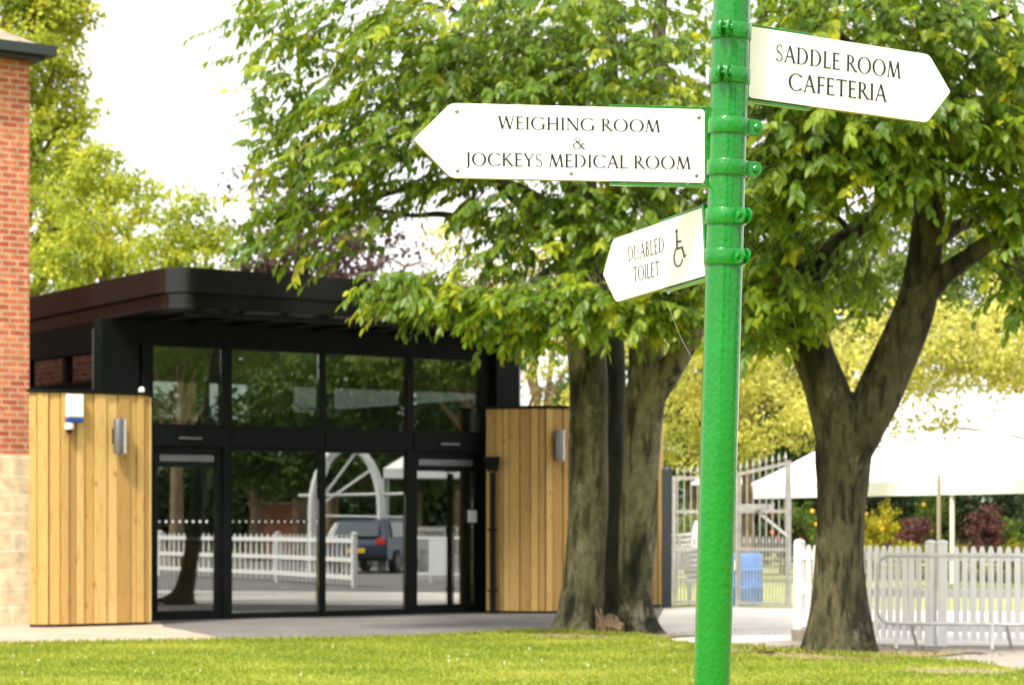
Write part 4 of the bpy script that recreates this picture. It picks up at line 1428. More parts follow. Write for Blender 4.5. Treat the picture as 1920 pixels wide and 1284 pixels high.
b2 = [blob2(1480, 60, 150, 100, -1.0, 1.6, 1.15), blob2(1660, 40, 170, 90, -1.2, 1.6, 1.15), blob2(1840, 70, 150, 100, -1.0, 1.6, 1.15), blob2(1880, 210, 110, 110, -1.0, 1.4, 1.2),
      blob2(1500, 220, 150, 90, -1.4, 1.3, 1.3), blob2(1650, 230, 150, 80, -1.5, 1.2, 1.4), blob2(1790, 260, 120, 85, -1.2, 1.2, 1.3), blob2(1470, 340, 110, 80, -1.3, 1.1, 1.4),
      blob2(1580, 310, 120, 60, -1.5, 0.9, 1.4), blob2(1690, 330, 60, 55, -1.5, 0.7, 1.5), blob2(1430, 460, 80, 90, -0.8, 1.0, 1.5), blob2(1450, 560, 70, 70, -0.6, 0.9, 1.5), blob2(1520, 560, 50, 60, -0.4, 0.8, 1.2),
      blob2(1420, 620, 40, 40, -0.6, 0.6, 1.3), blob2(1590, 420, 90, 60, 0.6, 0.9, 0.4), blob2(1620, 520, 60, 60, 0.9, 0.8, 0.25), blob2(1880, 380, 70, 60, -0.8, 0.8, 1.2), blob2(1905, 500, 42, 90, -1.0, 0.7, 1.4),
      blob2(1830, 360, 80, 40, -0.8, 0.8, 1.1), blob2(1500, 480, 90, 60, 0.5, 0.8, 1.0),
      blob2(1660, -160, 420, 150, 0.5, 2.6, 0.45), blob2(1680, 120, 330, 180, 2.3, 1.3, 0.35), blob2(2060, 200, 140, 240, 0.0, 1.8, 0.5), blob2(1840, 440, 60, 40, 1.6, 0.7, 0.6)]
crown(b2, P(1620, 330, Y2), 'leaf_main', t2, 0.135)
obj('branches', br, 'bark_brown', t2, smooth=True, angle=180)

# ================================================================== TREES AND SHRUBS FURTHER OFF
def far_tree(name, base, h_trunk, r_trunk, blobs, material, label, group=None, size=0.22, per=26, clump=0.6, dens=1.0, bias=0.5, twigs=0, droop=0.3, lr=1.0):
    t = thing(name, (base[0], base[1], 0), label, 'tree', group)
    mb = MB()
    bx, by = base
    mb.tube([(bx, by, -0.1), (bx + 0.05, by, h_trunk * 0.4), (bx - 0.08, by + 0.05, h_trunk * 0.8), (bx, by, h_trunk)], [r_trunk * 1.35, r_trunk, r_trunk * 0.85, r_trunk * 0.55], 12, True, 0.08)
    for (x, y, z, rx, ry, rz, d) in blobs:
        a = Vector((bx, by, max(1.2, min(h_trunk * 0.95, z - rz * 0.3) * random.uniform(0.55, 0.95))))
        b = Vector((x, y, z))
        m = a.lerp(b, 0.5) + Vector((random.uniform(-.3, .3), random.uniform(-.3, .3), 0.3))
        P_, r_ = smooth_path([(a, r_trunk * 0.45 * lr), (m, r_trunk * 0.3 * lr), (b, r_trunk * 0.15 * lr)], 4)
        mb.tube(P_, r_, 7, False)
        for _ in range(twigs):
            q = unit(rng.normal(size=3))
            e = b + Vector((q[0] * rx, q[1] * ry, q[2] * rz * 0.8))
            m2 = b.lerp(e, 0.5) + Vector((0, 0, 0.15))
            mb.tube([b, m2, e], [r_trunk * 0.13 * lr, r_trunk * 0.09 * lr, r_trunk * 0.04 * lr], 5, False)
    obj('trunk', mb, 'bark_far', t, smooth=True)
    blobs = [(x, y, z, rx, ry, rz, d * dens) for (x, y, z, rx, ry, rz, d) in blobs]
    B, D, N_, L_, W_, T = puffs(blobs, per, size, clump, bias, droop)
    leaf_mesh('crown', B, D, N_, L_, W_, T, material, parent=t, simple=True)
    return t

def fb(px, py, r, Y, dY=0.0, k=0.85, d=1.0):
    y = Y + dY
    p = P(px, py, y)
    rr = r / F * y
    return (p.x, p.y, p.z, rr, rr, rr * k, d)

Yl = 62
far_tree('lime_tree', (P(-10, 900, Yl).x, Yl), 9, 0.35,
         [fb(20, 40, 110, Yl), fb(90, 150, 70, Yl, -1), fb(80, 280, 85, Yl, -1.5), fb(60, 420, 100, Yl, -2), fb(-60, 250, 120, Yl), fb(110, 60, 50, Yl), fb(30, -120, 130, Yl), fb(140, 330, 60, Yl, -1), fb(-150, 60, 120, Yl), fb(150, 430, 60, Yl, -1), fb(90, 520, 70, Yl, -1), fb(120, 20, 60, Yl, -1), fb(130, 210, 48, Yl, -1), fb(80, -40, 90, Yl, -1), fb(50, 90, 70, Yl, -2)],
         'leaf_left', 'tall yellow green lime tree rising behind the brick house', 'pale trees behind the pavilion', 0.15, 52, 0.50)
Yl = 57
far_tree('lime_tree', (P(210, 900, Yl).x, Yl), 5, 0.28,
         [fb(200, 330, 70, Yl), fb(260, 370, 50, Yl, -.5), fb(190, 440, 80, Yl, -1), fb(250, 490, 50, Yl, -1), fb(150, 380, 60, Yl), fb(120, 500, 60, Yl, -1)],
         'leaf_left', 'yellow green lime tree of middle height behind the pavilion roof', 'pale trees behind the pavilion', 0.14, 50, 0.45)
Yl = 54
far_tree('lime_tree', (P(350, 900, Yl).x, Yl), 4, 0.25,
         [fb(350, 420, 65, Yl), fb(390, 440, 48, Yl, -.4), fb(310, 460, 60, Yl, -.6), fb(380, 500, 60, Yl, -.6), fb(300, 520, 60, Yl, -.6)],
         'leaf_left', 'rounded yellow green tree just above the canopy corner', 'pale trees behind the pavilion', 0.13, 50, 0.42, bias=0.4)
Yl = 66
far_tree('copper_beech', (P(620, 900, Yl).x, Yl), 5, 0.30,
         [fb(470, 350, 55, Yl, 0, .85, .34), fb(540, 380, 70, Yl, 0, .85, .45), fb(520, 460, 80, Yl, -1, .85, .8), fb(620, 450, 90, Yl, -1, .85, .65), fb(700, 430, 70, Yl, 0, .85, .4), fb(640, 520, 100, Yl, -1, .8, .8), fb(760, 500, 60, Yl, 0, .85, .35), fb(500, 520, 60, Yl, -1, .85, .9)],
         'leaf_copper', 'dark purple copper beech behind the pavilion roof', None, 0.20, 22, 0.5, dens=0.75, twigs=5)
pale = [
    ((1010, 50), [(860, 440, 70, 0, .32), (960, 430, 90, 0, .35), (1050, 470, 100, 1, .5), (920, 560, 100, 0, .5), (1030, 620, 110, -1, .6), (1000, 740, 90, -1, .32), (1110, 640, 90, 0, .7), (1100, 790, 90, -1, .9), (980, 820, 70, -1, .8), (1060, 860, 60, -1, 1)],
     'pale yellow tree seen in the gap right of the pavilion'),
    ((1400, 54), [(1260, 640, 90, 0, .8), (1340, 700, 100, -1, .9), (1280, 780, 90, -1, 1), (1430, 650, 90, 0, .8), (1440, 760, 90, -1, 1), (1380, 820, 70, -1, 1), (1500, 700, 80, 0, .9), (1560, 640, 80, 0, .7), (1290, 860, 50, -1, 1), (1520, 800, 60, 0, .9), (1600, 700, 70, 0, .9)],
     'pale yellow tree filling the space behind the green post'),
    ((2120, 48), [(1640, 640, 80, 0, .8), (1730, 660, 90, -1, .9), (1830, 640, 90, -1, .9), (1920, 660, 90, 0, .9), (1660, 730, 60, 0, .7), (1760, 735, 50, 0, .5), (1880, 720, 40, 0, .35), (1990, 640, 90, 0, .8), (1640, 800, 50, 0, .32), (1720, 790, 45, 0, .18), (1800, 790, 40, 0, .10), (1720, 590, 60, 1, .8), (1880, 570, 70, 1, .8), (1790, 690, 55, -1, .9), (1870, 680, 60, -1, 1), (1940, 690, 60, -1, 1), (1690, 680, 60, -1, .9)],
     'pale yellow tree whose sparse lower twigs hang before the white marquee'),
]
for (px, Y), bl, lab in pale:
    far_tree('maple_tree', (P(px, 900, Y).x, Y), 4.2, 0.12, [fb(a, b, r, Y, dy, .75, d) for a, b, r, dy, d in bl], 'leaf_pale', lab, 'pale yellow trees beyond the gate',
             0.11, 38, 0.40, dens=1.35, bias=0.55, twigs=4, lr=0.5 if px > 2000 else 1.0)
Yl = 68
gt = far_tree('broad_tree', (P(1575, 900, Yl).x, Yl), 6, 0.22,
         [fb(1600, 480, 90, Yl, 0, .85, .7), fb(1720, 440, 110, Yl, 0, .85, .6), fb(1860, 460, 110, Yl, 0, .85, .7), fb(1960, 520, 110, Yl), fb(1680, 560, 110, Yl, -1), fb(1820, 570, 110, Yl, -1), fb(1560, 580, 90, Yl, -1), fb(1500, 480, 90, Yl, 0, .85, .6), fb(1450, 560, 90, Yl)],
         'leaf_mid', 'mid green broad tree far behind the forked tree', None, 0.16, 46, 0.5)
Yl = 72
far_tree('broad_tree', (P(1300, 900, Yl).x, Yl), 4, 0.25,
         [fb(1200, 700, 100, Yl), fb(1320, 720, 110, Yl), fb(1440, 700, 110, Yl), fb(1260, 830, 100, Yl), fb(1380, 850, 100, Yl), fb(1480, 830, 90, Yl), fb(1100, 780, 100, Yl)],
         'leaf_green', 'dark green broad tree beyond the iron gate', None, 0.24, 22, 0.6)

# distant wood as one mass
bl = []
for k in range(26):
    x = -38 + k * 3.2
    z = random.uniform(2.0, 3.2) if x < -6 else random.uniform(1.6, 2.2)
    bl.append((x, 84 + random.uniform(-2, 2), z, 2.6, 2.0, z, 0.7))
B, D, N_, L_, W_, T = puffs(bl, 18, 0.32, 0.7, 0.4)
tag(leaf_mesh('far_wood', B, D, N_, L_, W_, T, 'leaf_dark', simple=True), 'dark line of distant bushes closing the view', 'wood', kind='stuff')

def shrub(name, px, Y, w, h, material, label, flowers=None, size=0.09, dens=1.6, group='shrubs of the flower bed beyond the fence'):
    x = (px - 960) / F * Y
    t = thing(name, (x, Y, 0), label, 'shrub', group)
    bls = []
    for k in range(5):
        bls.append((x + random.uniform(-.4, .4) * w, Y + random.uniform(-.3, .3) * w, h * random.uniform(0.4, 0.68), w * random.uniform(.35, .5), w * .4, h * random.uniform(.26, .34), dens))
    B, D, N_, L_, W_, T = puffs(bls, 30, size, 0.22, 0.5)
    leaf_mesh('foliage', B, D, N_, L_, W_, T, material, parent=t, simple=True)
    mb = MB()
    for k in range(5):
        mb.tube([(x + random.uniform(-.1, .1), Y, 0), (x + random.uniform(-.3, .3) * w, Y, h * .6)], [0.02, 0.01], 5, False)
    obj('stems', mb, 'bark_far', t)
    if flowers:
        mat_, n_ = flowers
        for _ in range(n_):
            a = random.uniform(0, 6.28)
            mb = MB()
            c = Vector((x + random.uniform(-.75, .75) * w * .7, Y - w * random.uniform(.35, .6), h * random.uniform(.45, .95)))
            mb.lathe(c, [(0.01, -0.03), (0.05, -0.01), (0.06, 0.02), (0.035, 0.04), (0.01, 0.045)], 8, (random.uniform(-.4, .4), -1, 0.3))
            obj('flower', mb, mat_, t, smooth=True)
    return t
sh = [('rose_bush', 1495, 69, 1.0, 2.3, 'leaf_mid', 'green rose bush with orange blooms left of the forked trunk', ('flower_yellow', 4)),
      ('shrub', 1560, 70, 1.2, 2.4, 'leaf_mid', 'green shrub half hidden by the forked trunk', None),
      ('rose_bush', 1640, 69, 1.0, 2.3, 'leaf_yellow', 'yellow green rose bush with orange blooms under the marquee edge', ('flower_yellow', 6)),
      ('purple_shrub', 1705, 68, 0.9, 1.75, 'leaf_purple', 'low purple leaved shrub left of the marquee pole', None),
      ('shrub', 1745, 70, 1.0, 2.4, 'leaf_mid', 'green shrub behind the marquee pole', ('flower_yellow', 2)),
      ('purple_shrub', 1830, 68, 1.1, 2.15, 'leaf_purple', 'tall purple leaved shrub right of the marquee pole', None),
      ('shrub', 1885, 69, 1.0, 1.9, 'leaf_mid', 'bright green shrub at the right end of the flower bed', None),
      ('shrub', 1945, 69, 1.1, 2.0, 'leaf_dark', 'dark shrub at the right edge of the photo', None),
      ('yellow_plant', 1625, 66.5, 0.55, 0.95, 'leaf_yellow', 'low yellow plant right beside the forked trunk', None),
      ('yellow_plant', 1700, 66.5, 0.9, 0.95, 'leaf_yellow', 'low yellow plant below the purple shrub left of the pole', None),
      ('yellow_plant', 1800, 66.5, 0.7, 0.90, 'leaf_yellow', 'low yellow plant just right of the marquee pole', None),
      ('yellow_plant', 1900, 66.5, 0.7, 0.95, 'leaf_yellow', 'low yellow plant below the bright green shrub', None),
      ('lavender', 1640, 65.6, 0.35, 0.75, 'leaf_mid', 'small plant with purple blooms behind the pickets', ('flower_purple', 3)),
      ('shrub', 1290, 62, 1.2, 1.9, 'leaf_mid', 'green shrub behind the left leaf of the gate', None),
      ('shrub', 1390, 63, 1.2, 1.8, 'leaf_dark', 'dark shrub behind the blue drum', None),
      ('rose_bush', 1465, 62, 0.9, 1.7, 'leaf_dark', 'dark bush with red blooms behind the right gate leaf', ('flower_red', 4))]
for a in sh:
    shrub(*a)
for k in range(7):
    shrub('shrub', 1500 + k * 72, 72.5, 1.5, 2.7, 'leaf_dark', 'dark hedge bush closing the back of the flower bed', None, 0.14, 1.2, 'hedge bushes behind the flower bed')

# ================================================================== MARQUEE
md = Vector((0.395, -0.918, 0)).normalized()
me_ = Vector((0.918, 0.395, 0)).normalized()
def marquee(c0, length, width, ze, zv, zr, label, poles):
    t = thing('marquee', c0, label, 'tent', 'white marquees beyond the gate')
    mb = MB()
    nx, ny = 10, 10
    def pt(s, u):      # s along, u across 0..1
        k = 1 - abs(2 * u - 1)
        z = ze + (zr - ze) * (k ** 1.12)
        z -= 0.05 * math.sin(math.pi * ((s * 4) % 1.0)) * k
        return c0 + md * (s * length) + me_ * (u * width) + UP * z
    n1, n2 = 24, 20
    vs = [pt(i / n1, j / n2) for i in range(n1 + 1) for j in range(n2 + 1)]
    vs2 = [v - UP * 0.012 for v in vs]
    m = len(vs)
    fs = []
    for i in range(n1):
        for j in range(n2):
            a = i * (n2 + 1) + j
            fs += [(a, a + 1, a + n2 + 2, a + n2 + 1), (a + m, a + n2 + 1 + m, a + n2 + 2 + m, a + 1 + m)]
    mb.add(vs + vs2, fs)
    obj('roof', mb, 'canvas', t, smooth=True)
    mb = MB()
    for off, a, b in ((0, c0, c0 + md * length), (1, c0 + me_ * width, c0 + me_ * width + md * length), (2, c0 + md * length, c0 + md * length + me_ * width)):
        d = (b - a).normalized()
        mb.bar(a + UP * ((ze + zv) / 2 - 0.004), b + UP * ((ze + zv) / 2 - 0.004), 0.012, ze - zv, d.cross(UP))
    obj('valance', mb, 'canvas', t)
    for s in poles:
        p = c0 + md * s + me_ * 0.09
        mb = MB()
        mb.tube([p, p + UP * (zv + 0.2)], 0.055, 10)
        obj('pole', mb, 'pole_pale', t, smooth=True)
    for s in poles:
        p = c0 + md * s + me_ * (width - 0.09)
        mb = MB()
        mb.tube([p, p + UP * (zv + 0.2)], 0.055, 10)
        obj('pole', mb, 'pole_pale', t, smooth=True)
    return t
mq = marquee(Vector((6.0, 62.0, 0)), 26.0, 10.0, 2.30, 1.98, 4.75, 'large white marquee roof behind the picket fence', (9.4, 18.6))
p = Vector((6.0, 62.0, 0)) + md * 9.4 - me_ * 0.12
mb = MB()
mb.tube([p + Vector((-0.14, -0.1, 0)), p + Vector((-0.14, -0.1, 2.42))], 0.045, 9, True, 0.05)
tag(obj('timber_post', mb, 'pole_wood', loc=p, smooth=True), 'grey weathered timber post strapped beside the marquee pole', 'post')
pc = P(1350, 980, 60)
par = thing('parasol', (pc.x, 60, 0), 'small white parasol tip showing right of the green pole through the gate', 'parasol')
mb = MB()
mb.lathe((pc.x, 60, 2.30), [(0.76, 0.0), (0.76, 0.03), (0.40, 0.28), (0.05, 0.52), (0.01, 0.56)], 8)
obj('canopy', mb, 'canvas', par)
mb = MB()
mb.tube([(pc.x, 60, 0), (pc.x, 60, 2.4)], 0.025, 8)
obj('pole', mb, 'pole_pale', par)

# ================================================================== PICKET FENCE
pf = thing('picket_fence', (4.64, 26.2, 0), 'white picket fence with pointed pales and square posts', 'fence')
def picket(mb, c, X, N_, h, w=0.062, z0=0.07):
    a = c - X * (w / 2)
    b = c + X * (w / 2)
    pts = [a + UP * z0, b + UP * z0, b + UP * (h - 0.055), c + X * 0.02 + UP * (h - 0.012), c + UP * h, c - X * 0.02 + UP * (h - 0.012), a + UP * (h - 0.055)]
    mb.prism(pts, N_, 0.02)
def fence_bay(a, b, np_, root, h=1.10, post_a=True, post_b=True, mat_='white_fence', rails=(0.21, 0.58, 0.98), wp=0.062):
    a, b = Vector((*a, 0)), Vector((*b, 0))
    X = (b - a).normalized()
    N_ = X.cross(UP)
    L = (b - a).length
    for k in range(np_):
        s = 0.10 + (L - 0.20) * (k + 0.5) / np_
        mb = MB()
        picket(mb, a + X * s + N_ * 0.026, X, N_, h, wp)
        obj('picket', mb, mat_, root)
    for z in rails:
        mb = MB()
        mb.bar(a + X * 0.04 + UP * z - N_ * 0.02, b - X * 0.04 + UP * z - N_ * 0.02, 0.045, 0.09, N_)
        obj('rail', mb, mat_, root)
    for on, p in ((post_a, a), (post_b, b)):
        if on:
            mb = MB()
            mb.box(p + UP * (0.56), 0.098, 0.098, 1.13, (X, -N_, UP))
            mb.lathe(p + UP * 1.125, [(0.066, 0), (0.066, 0.012), (0.05, 0.03), (0.004, 0.042)], 16)
            obj('post', mb, mat_, root, bevel=0.006)
fa, fb_, fc, fd = (3.30, 27.55), (4.58, 26.24), (4.70, 26.20), (6.62, 25.75)
fence_bay(fa, fb_, 17, pf)
fence_bay(fc, fd, 19, pf)
fence_bay((6.75, 25.72), (8.67, 25.3), 19, pf)
mb = MB()
mb.box((3.305, 27.44, 0.07), 0.21, 0.20, 0.14)
tag(obj('concrete_block', mb, 'concrete', loc=(3.305, 27.44, 0), bevel=0.012), 'small dark concrete block at the foot of the leftmost fence post', 'block')

# ================================================================== CROWD BARRIER
YB = 25.55
cb = thing('crowd_barrier', (4.7, YB, 0), 'galvanised steel crowd barrier standing in front of the picket fence', 'barrier')
def CB(px, py, d=0.0):
    return P(px, py, YB + d)
x0, x1 = CB(1646, 1100).x, CB(1921, 1100).x
z0, z1 = 0.285, 1.005
def rrect(x0, x1, z0, z1, r, y0, y1):
    pts = []
    for cx, cz, a0 in ((x1 - r, z1 - r, 0), (x0 + r, z1 - r, 90), (x0 + r, z0 + r, 180), (x1 - r, z0 + r, 270)):
        for k in range(7):
            a = R(a0 + 15 * k)
            x = cx + r * math.cos(a)
            pts.append(Vector((x, y0 + (y1 - y0) * (x - x0) / (x1 - x0), cz + r * math.sin(a))))
    return pts + [pts[0]]
mb = MB()
mb.tube(rrect(x0, x1, z0, z1, 0.13, YB, YB - 0.35), 0.019, 10, False)
obj('frame', mb, 'galv', cb, smooth=True)
for k in range(14):
    s = (k + 1) / 15
    x = x0 + (x1 - x0) * s
    y = YB - 0.35 * s
    mb = MB()
    mb.tube([(x, y, z0 + 0.01), (x, y, z1 - 0.01)], 0.0065, 6, False)
    obj('bar', mb, 'galv', cb, smooth=True)
for (t0, lean) in ((1.0, 1), (0.0, 1)):
    for s, dx, dy in ((0.13, -0.06, -0.26), (0.22, 0.10, 0.24)):
        s = s if t0 == 1.0 else s + 0.62
        x = x0 + (x1 - x0) * s
        y = YB - 0.35 * s
        mb = MB()
        mb.tube([(x, y, z0), (x + dx * 0.5, y + dy * 0.5, z0 * 0.5), (x + dx, y + dy, 0.028)], 0.017, 8)
        obj('leg', mb, 'galv', cb, smooth=True)
# iron covers let into the pavement
for px, py, w, lab in ((1732, 1222, 0.30, 'smaller rusty cover in the pavement before the fence'), (1806, 1226, 0.42, 'wider rusty cover in the pavement before the fence')):
    c = G(px, py)
    mb = MB()
    mb.box((c[0], c[1], 0.013), w, 0.26, 0.012)
    tag(obj('drain_cover', mb, 'iron', loc=(c[0], c[1], 0.007)), lab, 'drain cover', 'iron covers in the pavement')

# ================================================================== GATE, RAILINGS, DRUM, CHAIRS
def spear(mb, p, z0, z1, r=0.011, head=True):
    mb.tube([p + UP * z0, p + UP * z1], r, 6, True)
    if head:
        mb.lathe(p + UP * z1, [(r, 0), (0.026, 0.03), (0.004, 0.13)], 6)
def gate_leaf(root, a, b, za, zb, nbar, zmid=1.53, zlow=1.02):
    a, b = Vector(a), Vector(b)
    X = (b - a).normalized()
    L = (b - a).length
    for p, z in ((a, za), (b, zb)):
        mb = MB()
        mb.box(p + UP * (z / 2 + 0.04), 0.055, 0.055, z + 0.08 - 0.08, (X, X.cross(UP) * -1, UP))
        obj('stile', mb, 'gate_grey', root)
    for z_a, z_b in ((za, zb), (zmid, zmid), (zlow - 0.08, zlow - 0.08), (0.10, 0.10)):
        mb = MB()
        mb.bar(a + X * 0.02 + UP * z_a, b - X * 0.02 + UP * z_b, 0.02, 0.05, X.cross(UP))
        obj('rail', mb, 'gate_grey', root)
    for k in range(nbar):
        s = (k + 0.5) / nbar
        mb = MB()
        zt = za + (zb - za) * s
        spear(mb, a + X * (L * s), 0.10, zt + 0.06)
        obj('bar', mb, 'gate_grey', root)
        mb = MB()
        if k < nbar - 1:
            spear(mb, a + X * (L * (k + 1.0) / nbar), 0.10, zlow)
            obj('short_bar', mb, 'gate_grey', root)
gl_a, gl_b = P(1264, 1140, 38), P(1340, 1140, 37.9)
gg = thing('iron_gate', (gl_a.x, 38, 0), 'grey iron gate leaf hung on the dark post, left of the green pole', 'gate', 'leaves of the iron gate')
gate_leaf(gg, (gl_a.x, 38, 0), (gl_b.x, 37.9, 0), 2.05, 2.08, 6)
gr_a, gr_b = P(1383, 1140, 37.6), P(1479, 1145, 36.9)
g2 = thing('iron_gate', (gr_b.x, 36.9, 0), 'grey iron gate leaf with sloping top rail and diagonal brace, right of the green pole', 'gate', 'leaves of the iron gate')
gate_leaf(g2, (gr_a.x, 37.6, 0), (gr_b.x, 36.9, 0), 2.11, 2.27, 8)
mb = MB()
mb.bar((gr_a.x + 0.30, 37.35, 1.52), (gr_b.x, 36.87, 1.13), 0.02, 0.045, (0, 1, 0))
obj('brace', mb, 'gate_grey', g2)
mb = MB()
mb.box(((gr_a.x + gr_b.x) / 2 - 0.1, 37.26, 1.60), 0.55, 0.012, 0.09)
obj('name_strip', mb, 'gate_grey', g2)
mb = MB()
c = P(1250, 1140, 38.1)
mb.box((c.x, 38.1, 1.10), 0.15, 0.15, 2.20)
mb.lathe((c.x, 38.1, 2.2), [(0.075, 0), (0.06, 0.03), (0.01, 0.05)], 12)
tag(obj('gate_post', mb, 'gutter', loc=(c.x, 38.1, 0)), 'dark square gate post beside the curved board wall', 'post')

dr = thing('plastic_drum', (P(1398, 1139, 39.2).x, 39.2, 0), 'blue plastic drum standing behind the gate bars', 'drum')
c = Vector((P(1398, 1139, 39.2).x, 39.2, 0))
mb = MB()
mb.lathe(c, [(0.27, 0.0), (0.285, 0.03), (0.285, 0.28), (0.296, 0.30), (0.285, 0.32), (0.285, 0.56), (0.296, 0.58), (0.285, 0.60), (0.285, 0.80), (0.27, 0.84), (0.25, 0.855)], 28)
obj('body', mb, 'barrel', dr, smooth=True, angle=30)
mb = MB()
mb.lathe(c + Vector((0.12, 0.0, 0.855)), [(0.04, 0), (0.04, 0.02), (0.01, 0.022)], 12)
mb.lathe(c + Vector((-0.12, 0.0, 0.855)), [(0.03, 0), (0.03, 0.02), (0.01, 0.022)], 12)
obj('bungs', mb, 'barrel', dr)
mb = MB()
mb.box(c + Vector((-0.17, -0.252, 0.66)), 0.12, 0.006, 0.15, (Vector((0.86, -0.5, 0)), Vector((0.5, 0.86, 0)), UP))
obj('sticker', mb, 'white_plastic', dr)

def chair_mesh():
    mb = MB()
    # moulded garden chair: seat, curved slatted back, arms, four splayed legs
    mb.box((0, 0, 0.42), 0.46, 0.44, 0.03)
    for k in range(5):
        x = -0.18 + k * 0.09
        mb.bar((x, 0.21, 0.43), (x * 1.08, 0.30, 0.82), 0.05, 0.018)
    mb.bar((-0.24, 0.30, 0.83), (0.24, 0.30, 0.83), 0.07, 0.025, (0, 0, 1))
    for s in (-1, 1):
        mb.bar((s * 0.25, -0.20, 0.62), (s * 0.25, 0.27, 0.66), 0.055, 0.022, (1, 0, 0))
        mb.bar((s * 0.25, -0.20, 0.62), (s * 0.26, -0.24, 0.0), 0.05, 0.03)
        mb.bar((s * 0.22, 0.20, 0.43), (s * 0.25, 0.27, 0.0), 0.05, 0.03)
        mb.bar((s * 0.25, 0.27, 0.66), (s * 0.23, 0.29, 0.80), 0.04, 0.025)
    return mb
cx = P(1277, 1138, 38.9).x
ch = obj('stacked_chair', chair_mesh(), 'white_plastic', loc=(0, 0, 0))
ch.location = (cx, 38.9, 0.012)
ch.rotation_euler = (0, 0, R(-70))
tag(ch, 'white plastic chair at the bottom of the stack behind the left gate leaf', 'chair', 'stacked white plastic chairs')
for k in range(1, 7):
    c2 = ch.copy()
    COL.objects.link(c2)
    c2.location = (cx + 0.008 * k, 38.9 - 0.006 * k, 0.012 + 0.085 * k)
    tag(c2, 'white plastic chair stacked on others behind the left gate leaf')
    if k == 6:
        c2['label'] = 'topmost white plastic chair of the stack behind the left gate leaf'
    elif k == 1:
        c2['label'] = 'white plastic chair second from the bottom of the stack behind the gate'
    else:
        c2['label'] = 'white plastic chair %s of the stack behind the gate' % ('third from the bottom', 'in the very middle', 'third from the top', 'second from the top')[k - 2]

# railing beyond the gate (between gate and picket fence in the distance)
# ================================================================== WHAT THE GLASS MIRRORS (stands to the right and behind)
def RV(px, py, Yv):
    """real place of something whose mirror image in the glazed front stands at px, py, depth Yv"""
    V = P(px, py, Yv)
    return V - UN * (2 * (V - A0).dot(UN))
def rdir(d):
    d = Vector(d)
    return d - UN * (2 * d.dot(UN))

# trees standing out of the picture: copies of the far ones
def plant_copy(src, loc, rot, s, label, group=None):
    c = copy_tree(src)
    c.location = (loc[0], loc[1], 0)
    c.rotation_euler = (0, 0, rot)
    c.scale = (s, s, s)
    c['label'] = label
    if group: c['group'] = group
    elif 'group' in c: del c['group']
    return c
srcs = [o for o in COL.objects if o.name.startswith(('lime_tree', 'broad_tree')) and not o.parent]
greens = [o for o in srcs if o.name.startswith('broad_tree')]
k = 0
for (px, Yv, s) in ((330, 74, 0.9), (480, 84, 1.05), (620, 92, 1.1), (780, 86, 1.0), (900, 80, 0.95), (560, 100, 1.25), (850, 104, 1.3)):
    r = RV(px, 980, Yv)
    plant_copy(greens[k % 2], r, 1.3 * k, s, 'green tree outside the picture, mirrored in the pavilion glass', 'trees mirrored in the glass')
    k += 1
for (x, y, s) in ((1.5, -24, 1.0), (9, -22, 1.05), (17, -18, 1.0), (24, -8, 1.1), (-1.0, -34, 1.2)):
    plant_copy(greens[k % 2], (x, y), 0.9 * k, s, 'green tree behind the photographer', 'trees behind the photographer')
    k += 1

# parked car
cp = RV(712, 1076, 66)
cf = rdir((0.25, 0.97, 0)).normalized()          # heading
cs = Vector((cf.y, -cf.x, 0))
car = thing('parked_car', cp, 'dark blue estate car mirrored in the third pane of the glass front', 'car')
def CR(x, y, z):
    return Vector((cp.x, cp.y, 0)) + cf * x + cs * y + UP * z
prof = [(-2.1, 0.35), (-2.15, 0.75), (-2.05, 0.95), (-1.75, 1.38), (-1.2, 1.46), (0.2, 1.44), (0.9, 1.0), (1.9, 0.86), (2.15, 0.65), (2.15, 0.35)]
mb = MB()
rows = []
for yy, k_ in ((-0.88, 0.97), (-0.80, 1.0), (0.80, 1.0), (0.88, 0.97)):
    rows.append([CR(x, yy * (0.84 if z > 1.1 else 1.0), 0.35 + (z - 0.35) * k_) for x, z in prof])
n = len(prof)
fs = [tuple(range(n)), tuple(range(4 * n - 1, 3 * n - 1, -1))]
for j in range(3):
    for i in range(n):
        a, b = j * n + i, j * n + (i + 1) % n
        fs.append((b, a, a + n, b + n))
mb.add([v for r in rows for v in r], fs)
body = obj('body', mb, 'car_paint', car, smooth=True, bevel=0.03)
for sx in (-1.3, 1.3):
    for sy in (-0.83, 0.83):
        mb = MB()
        mb.lathe(CR(sx, sy - 0.1, 0.32), [(0.20, 0), (0.31, 0.0), (0.32, 0.03), (0.32, 0.17), (0.31, 0.2), (0.20, 0.2)], 24, cs)
        w = obj('wheel', mb, 'tyre', car, smooth=True, angle=30)
        mb = MB()
        mb.lathe(CR(sx, sy - 0.105, 0.32), [(0.19, 0), (0.19, 0.21)], 18, cs)
        obj('rim', mb, 'steel', w)
mb = MB()
mb.add([CR(-2.075, -0.62, 1.0), CR(-2.075, 0.62, 1.0), CR(-1.80, 0.58, 1.345), CR(-1.80, -0.58, 1.345)], [(0, 1, 2, 3)])
mb.v = [tuple(Vector(v) - cf * 0.03) for v in mb.v]
obj('rear_window', mb, 'car_glass', car)
for s in (-1, 1):
    mb = MB()
    quad = [CR(-1.55, s * 0.845, 0.98), CR(0.75, s * 0.845, 0.98), CR(0.25, s * 0.765, 1.36), CR(-1.50, s * 0.765, 1.36)]
    mb.prism([p + cs * (s * 0.012) for p in (quad if s < 0 else quad[::-1])], cs * s, 0.01)
    obj('side_window', mb, 'car_glass', car)
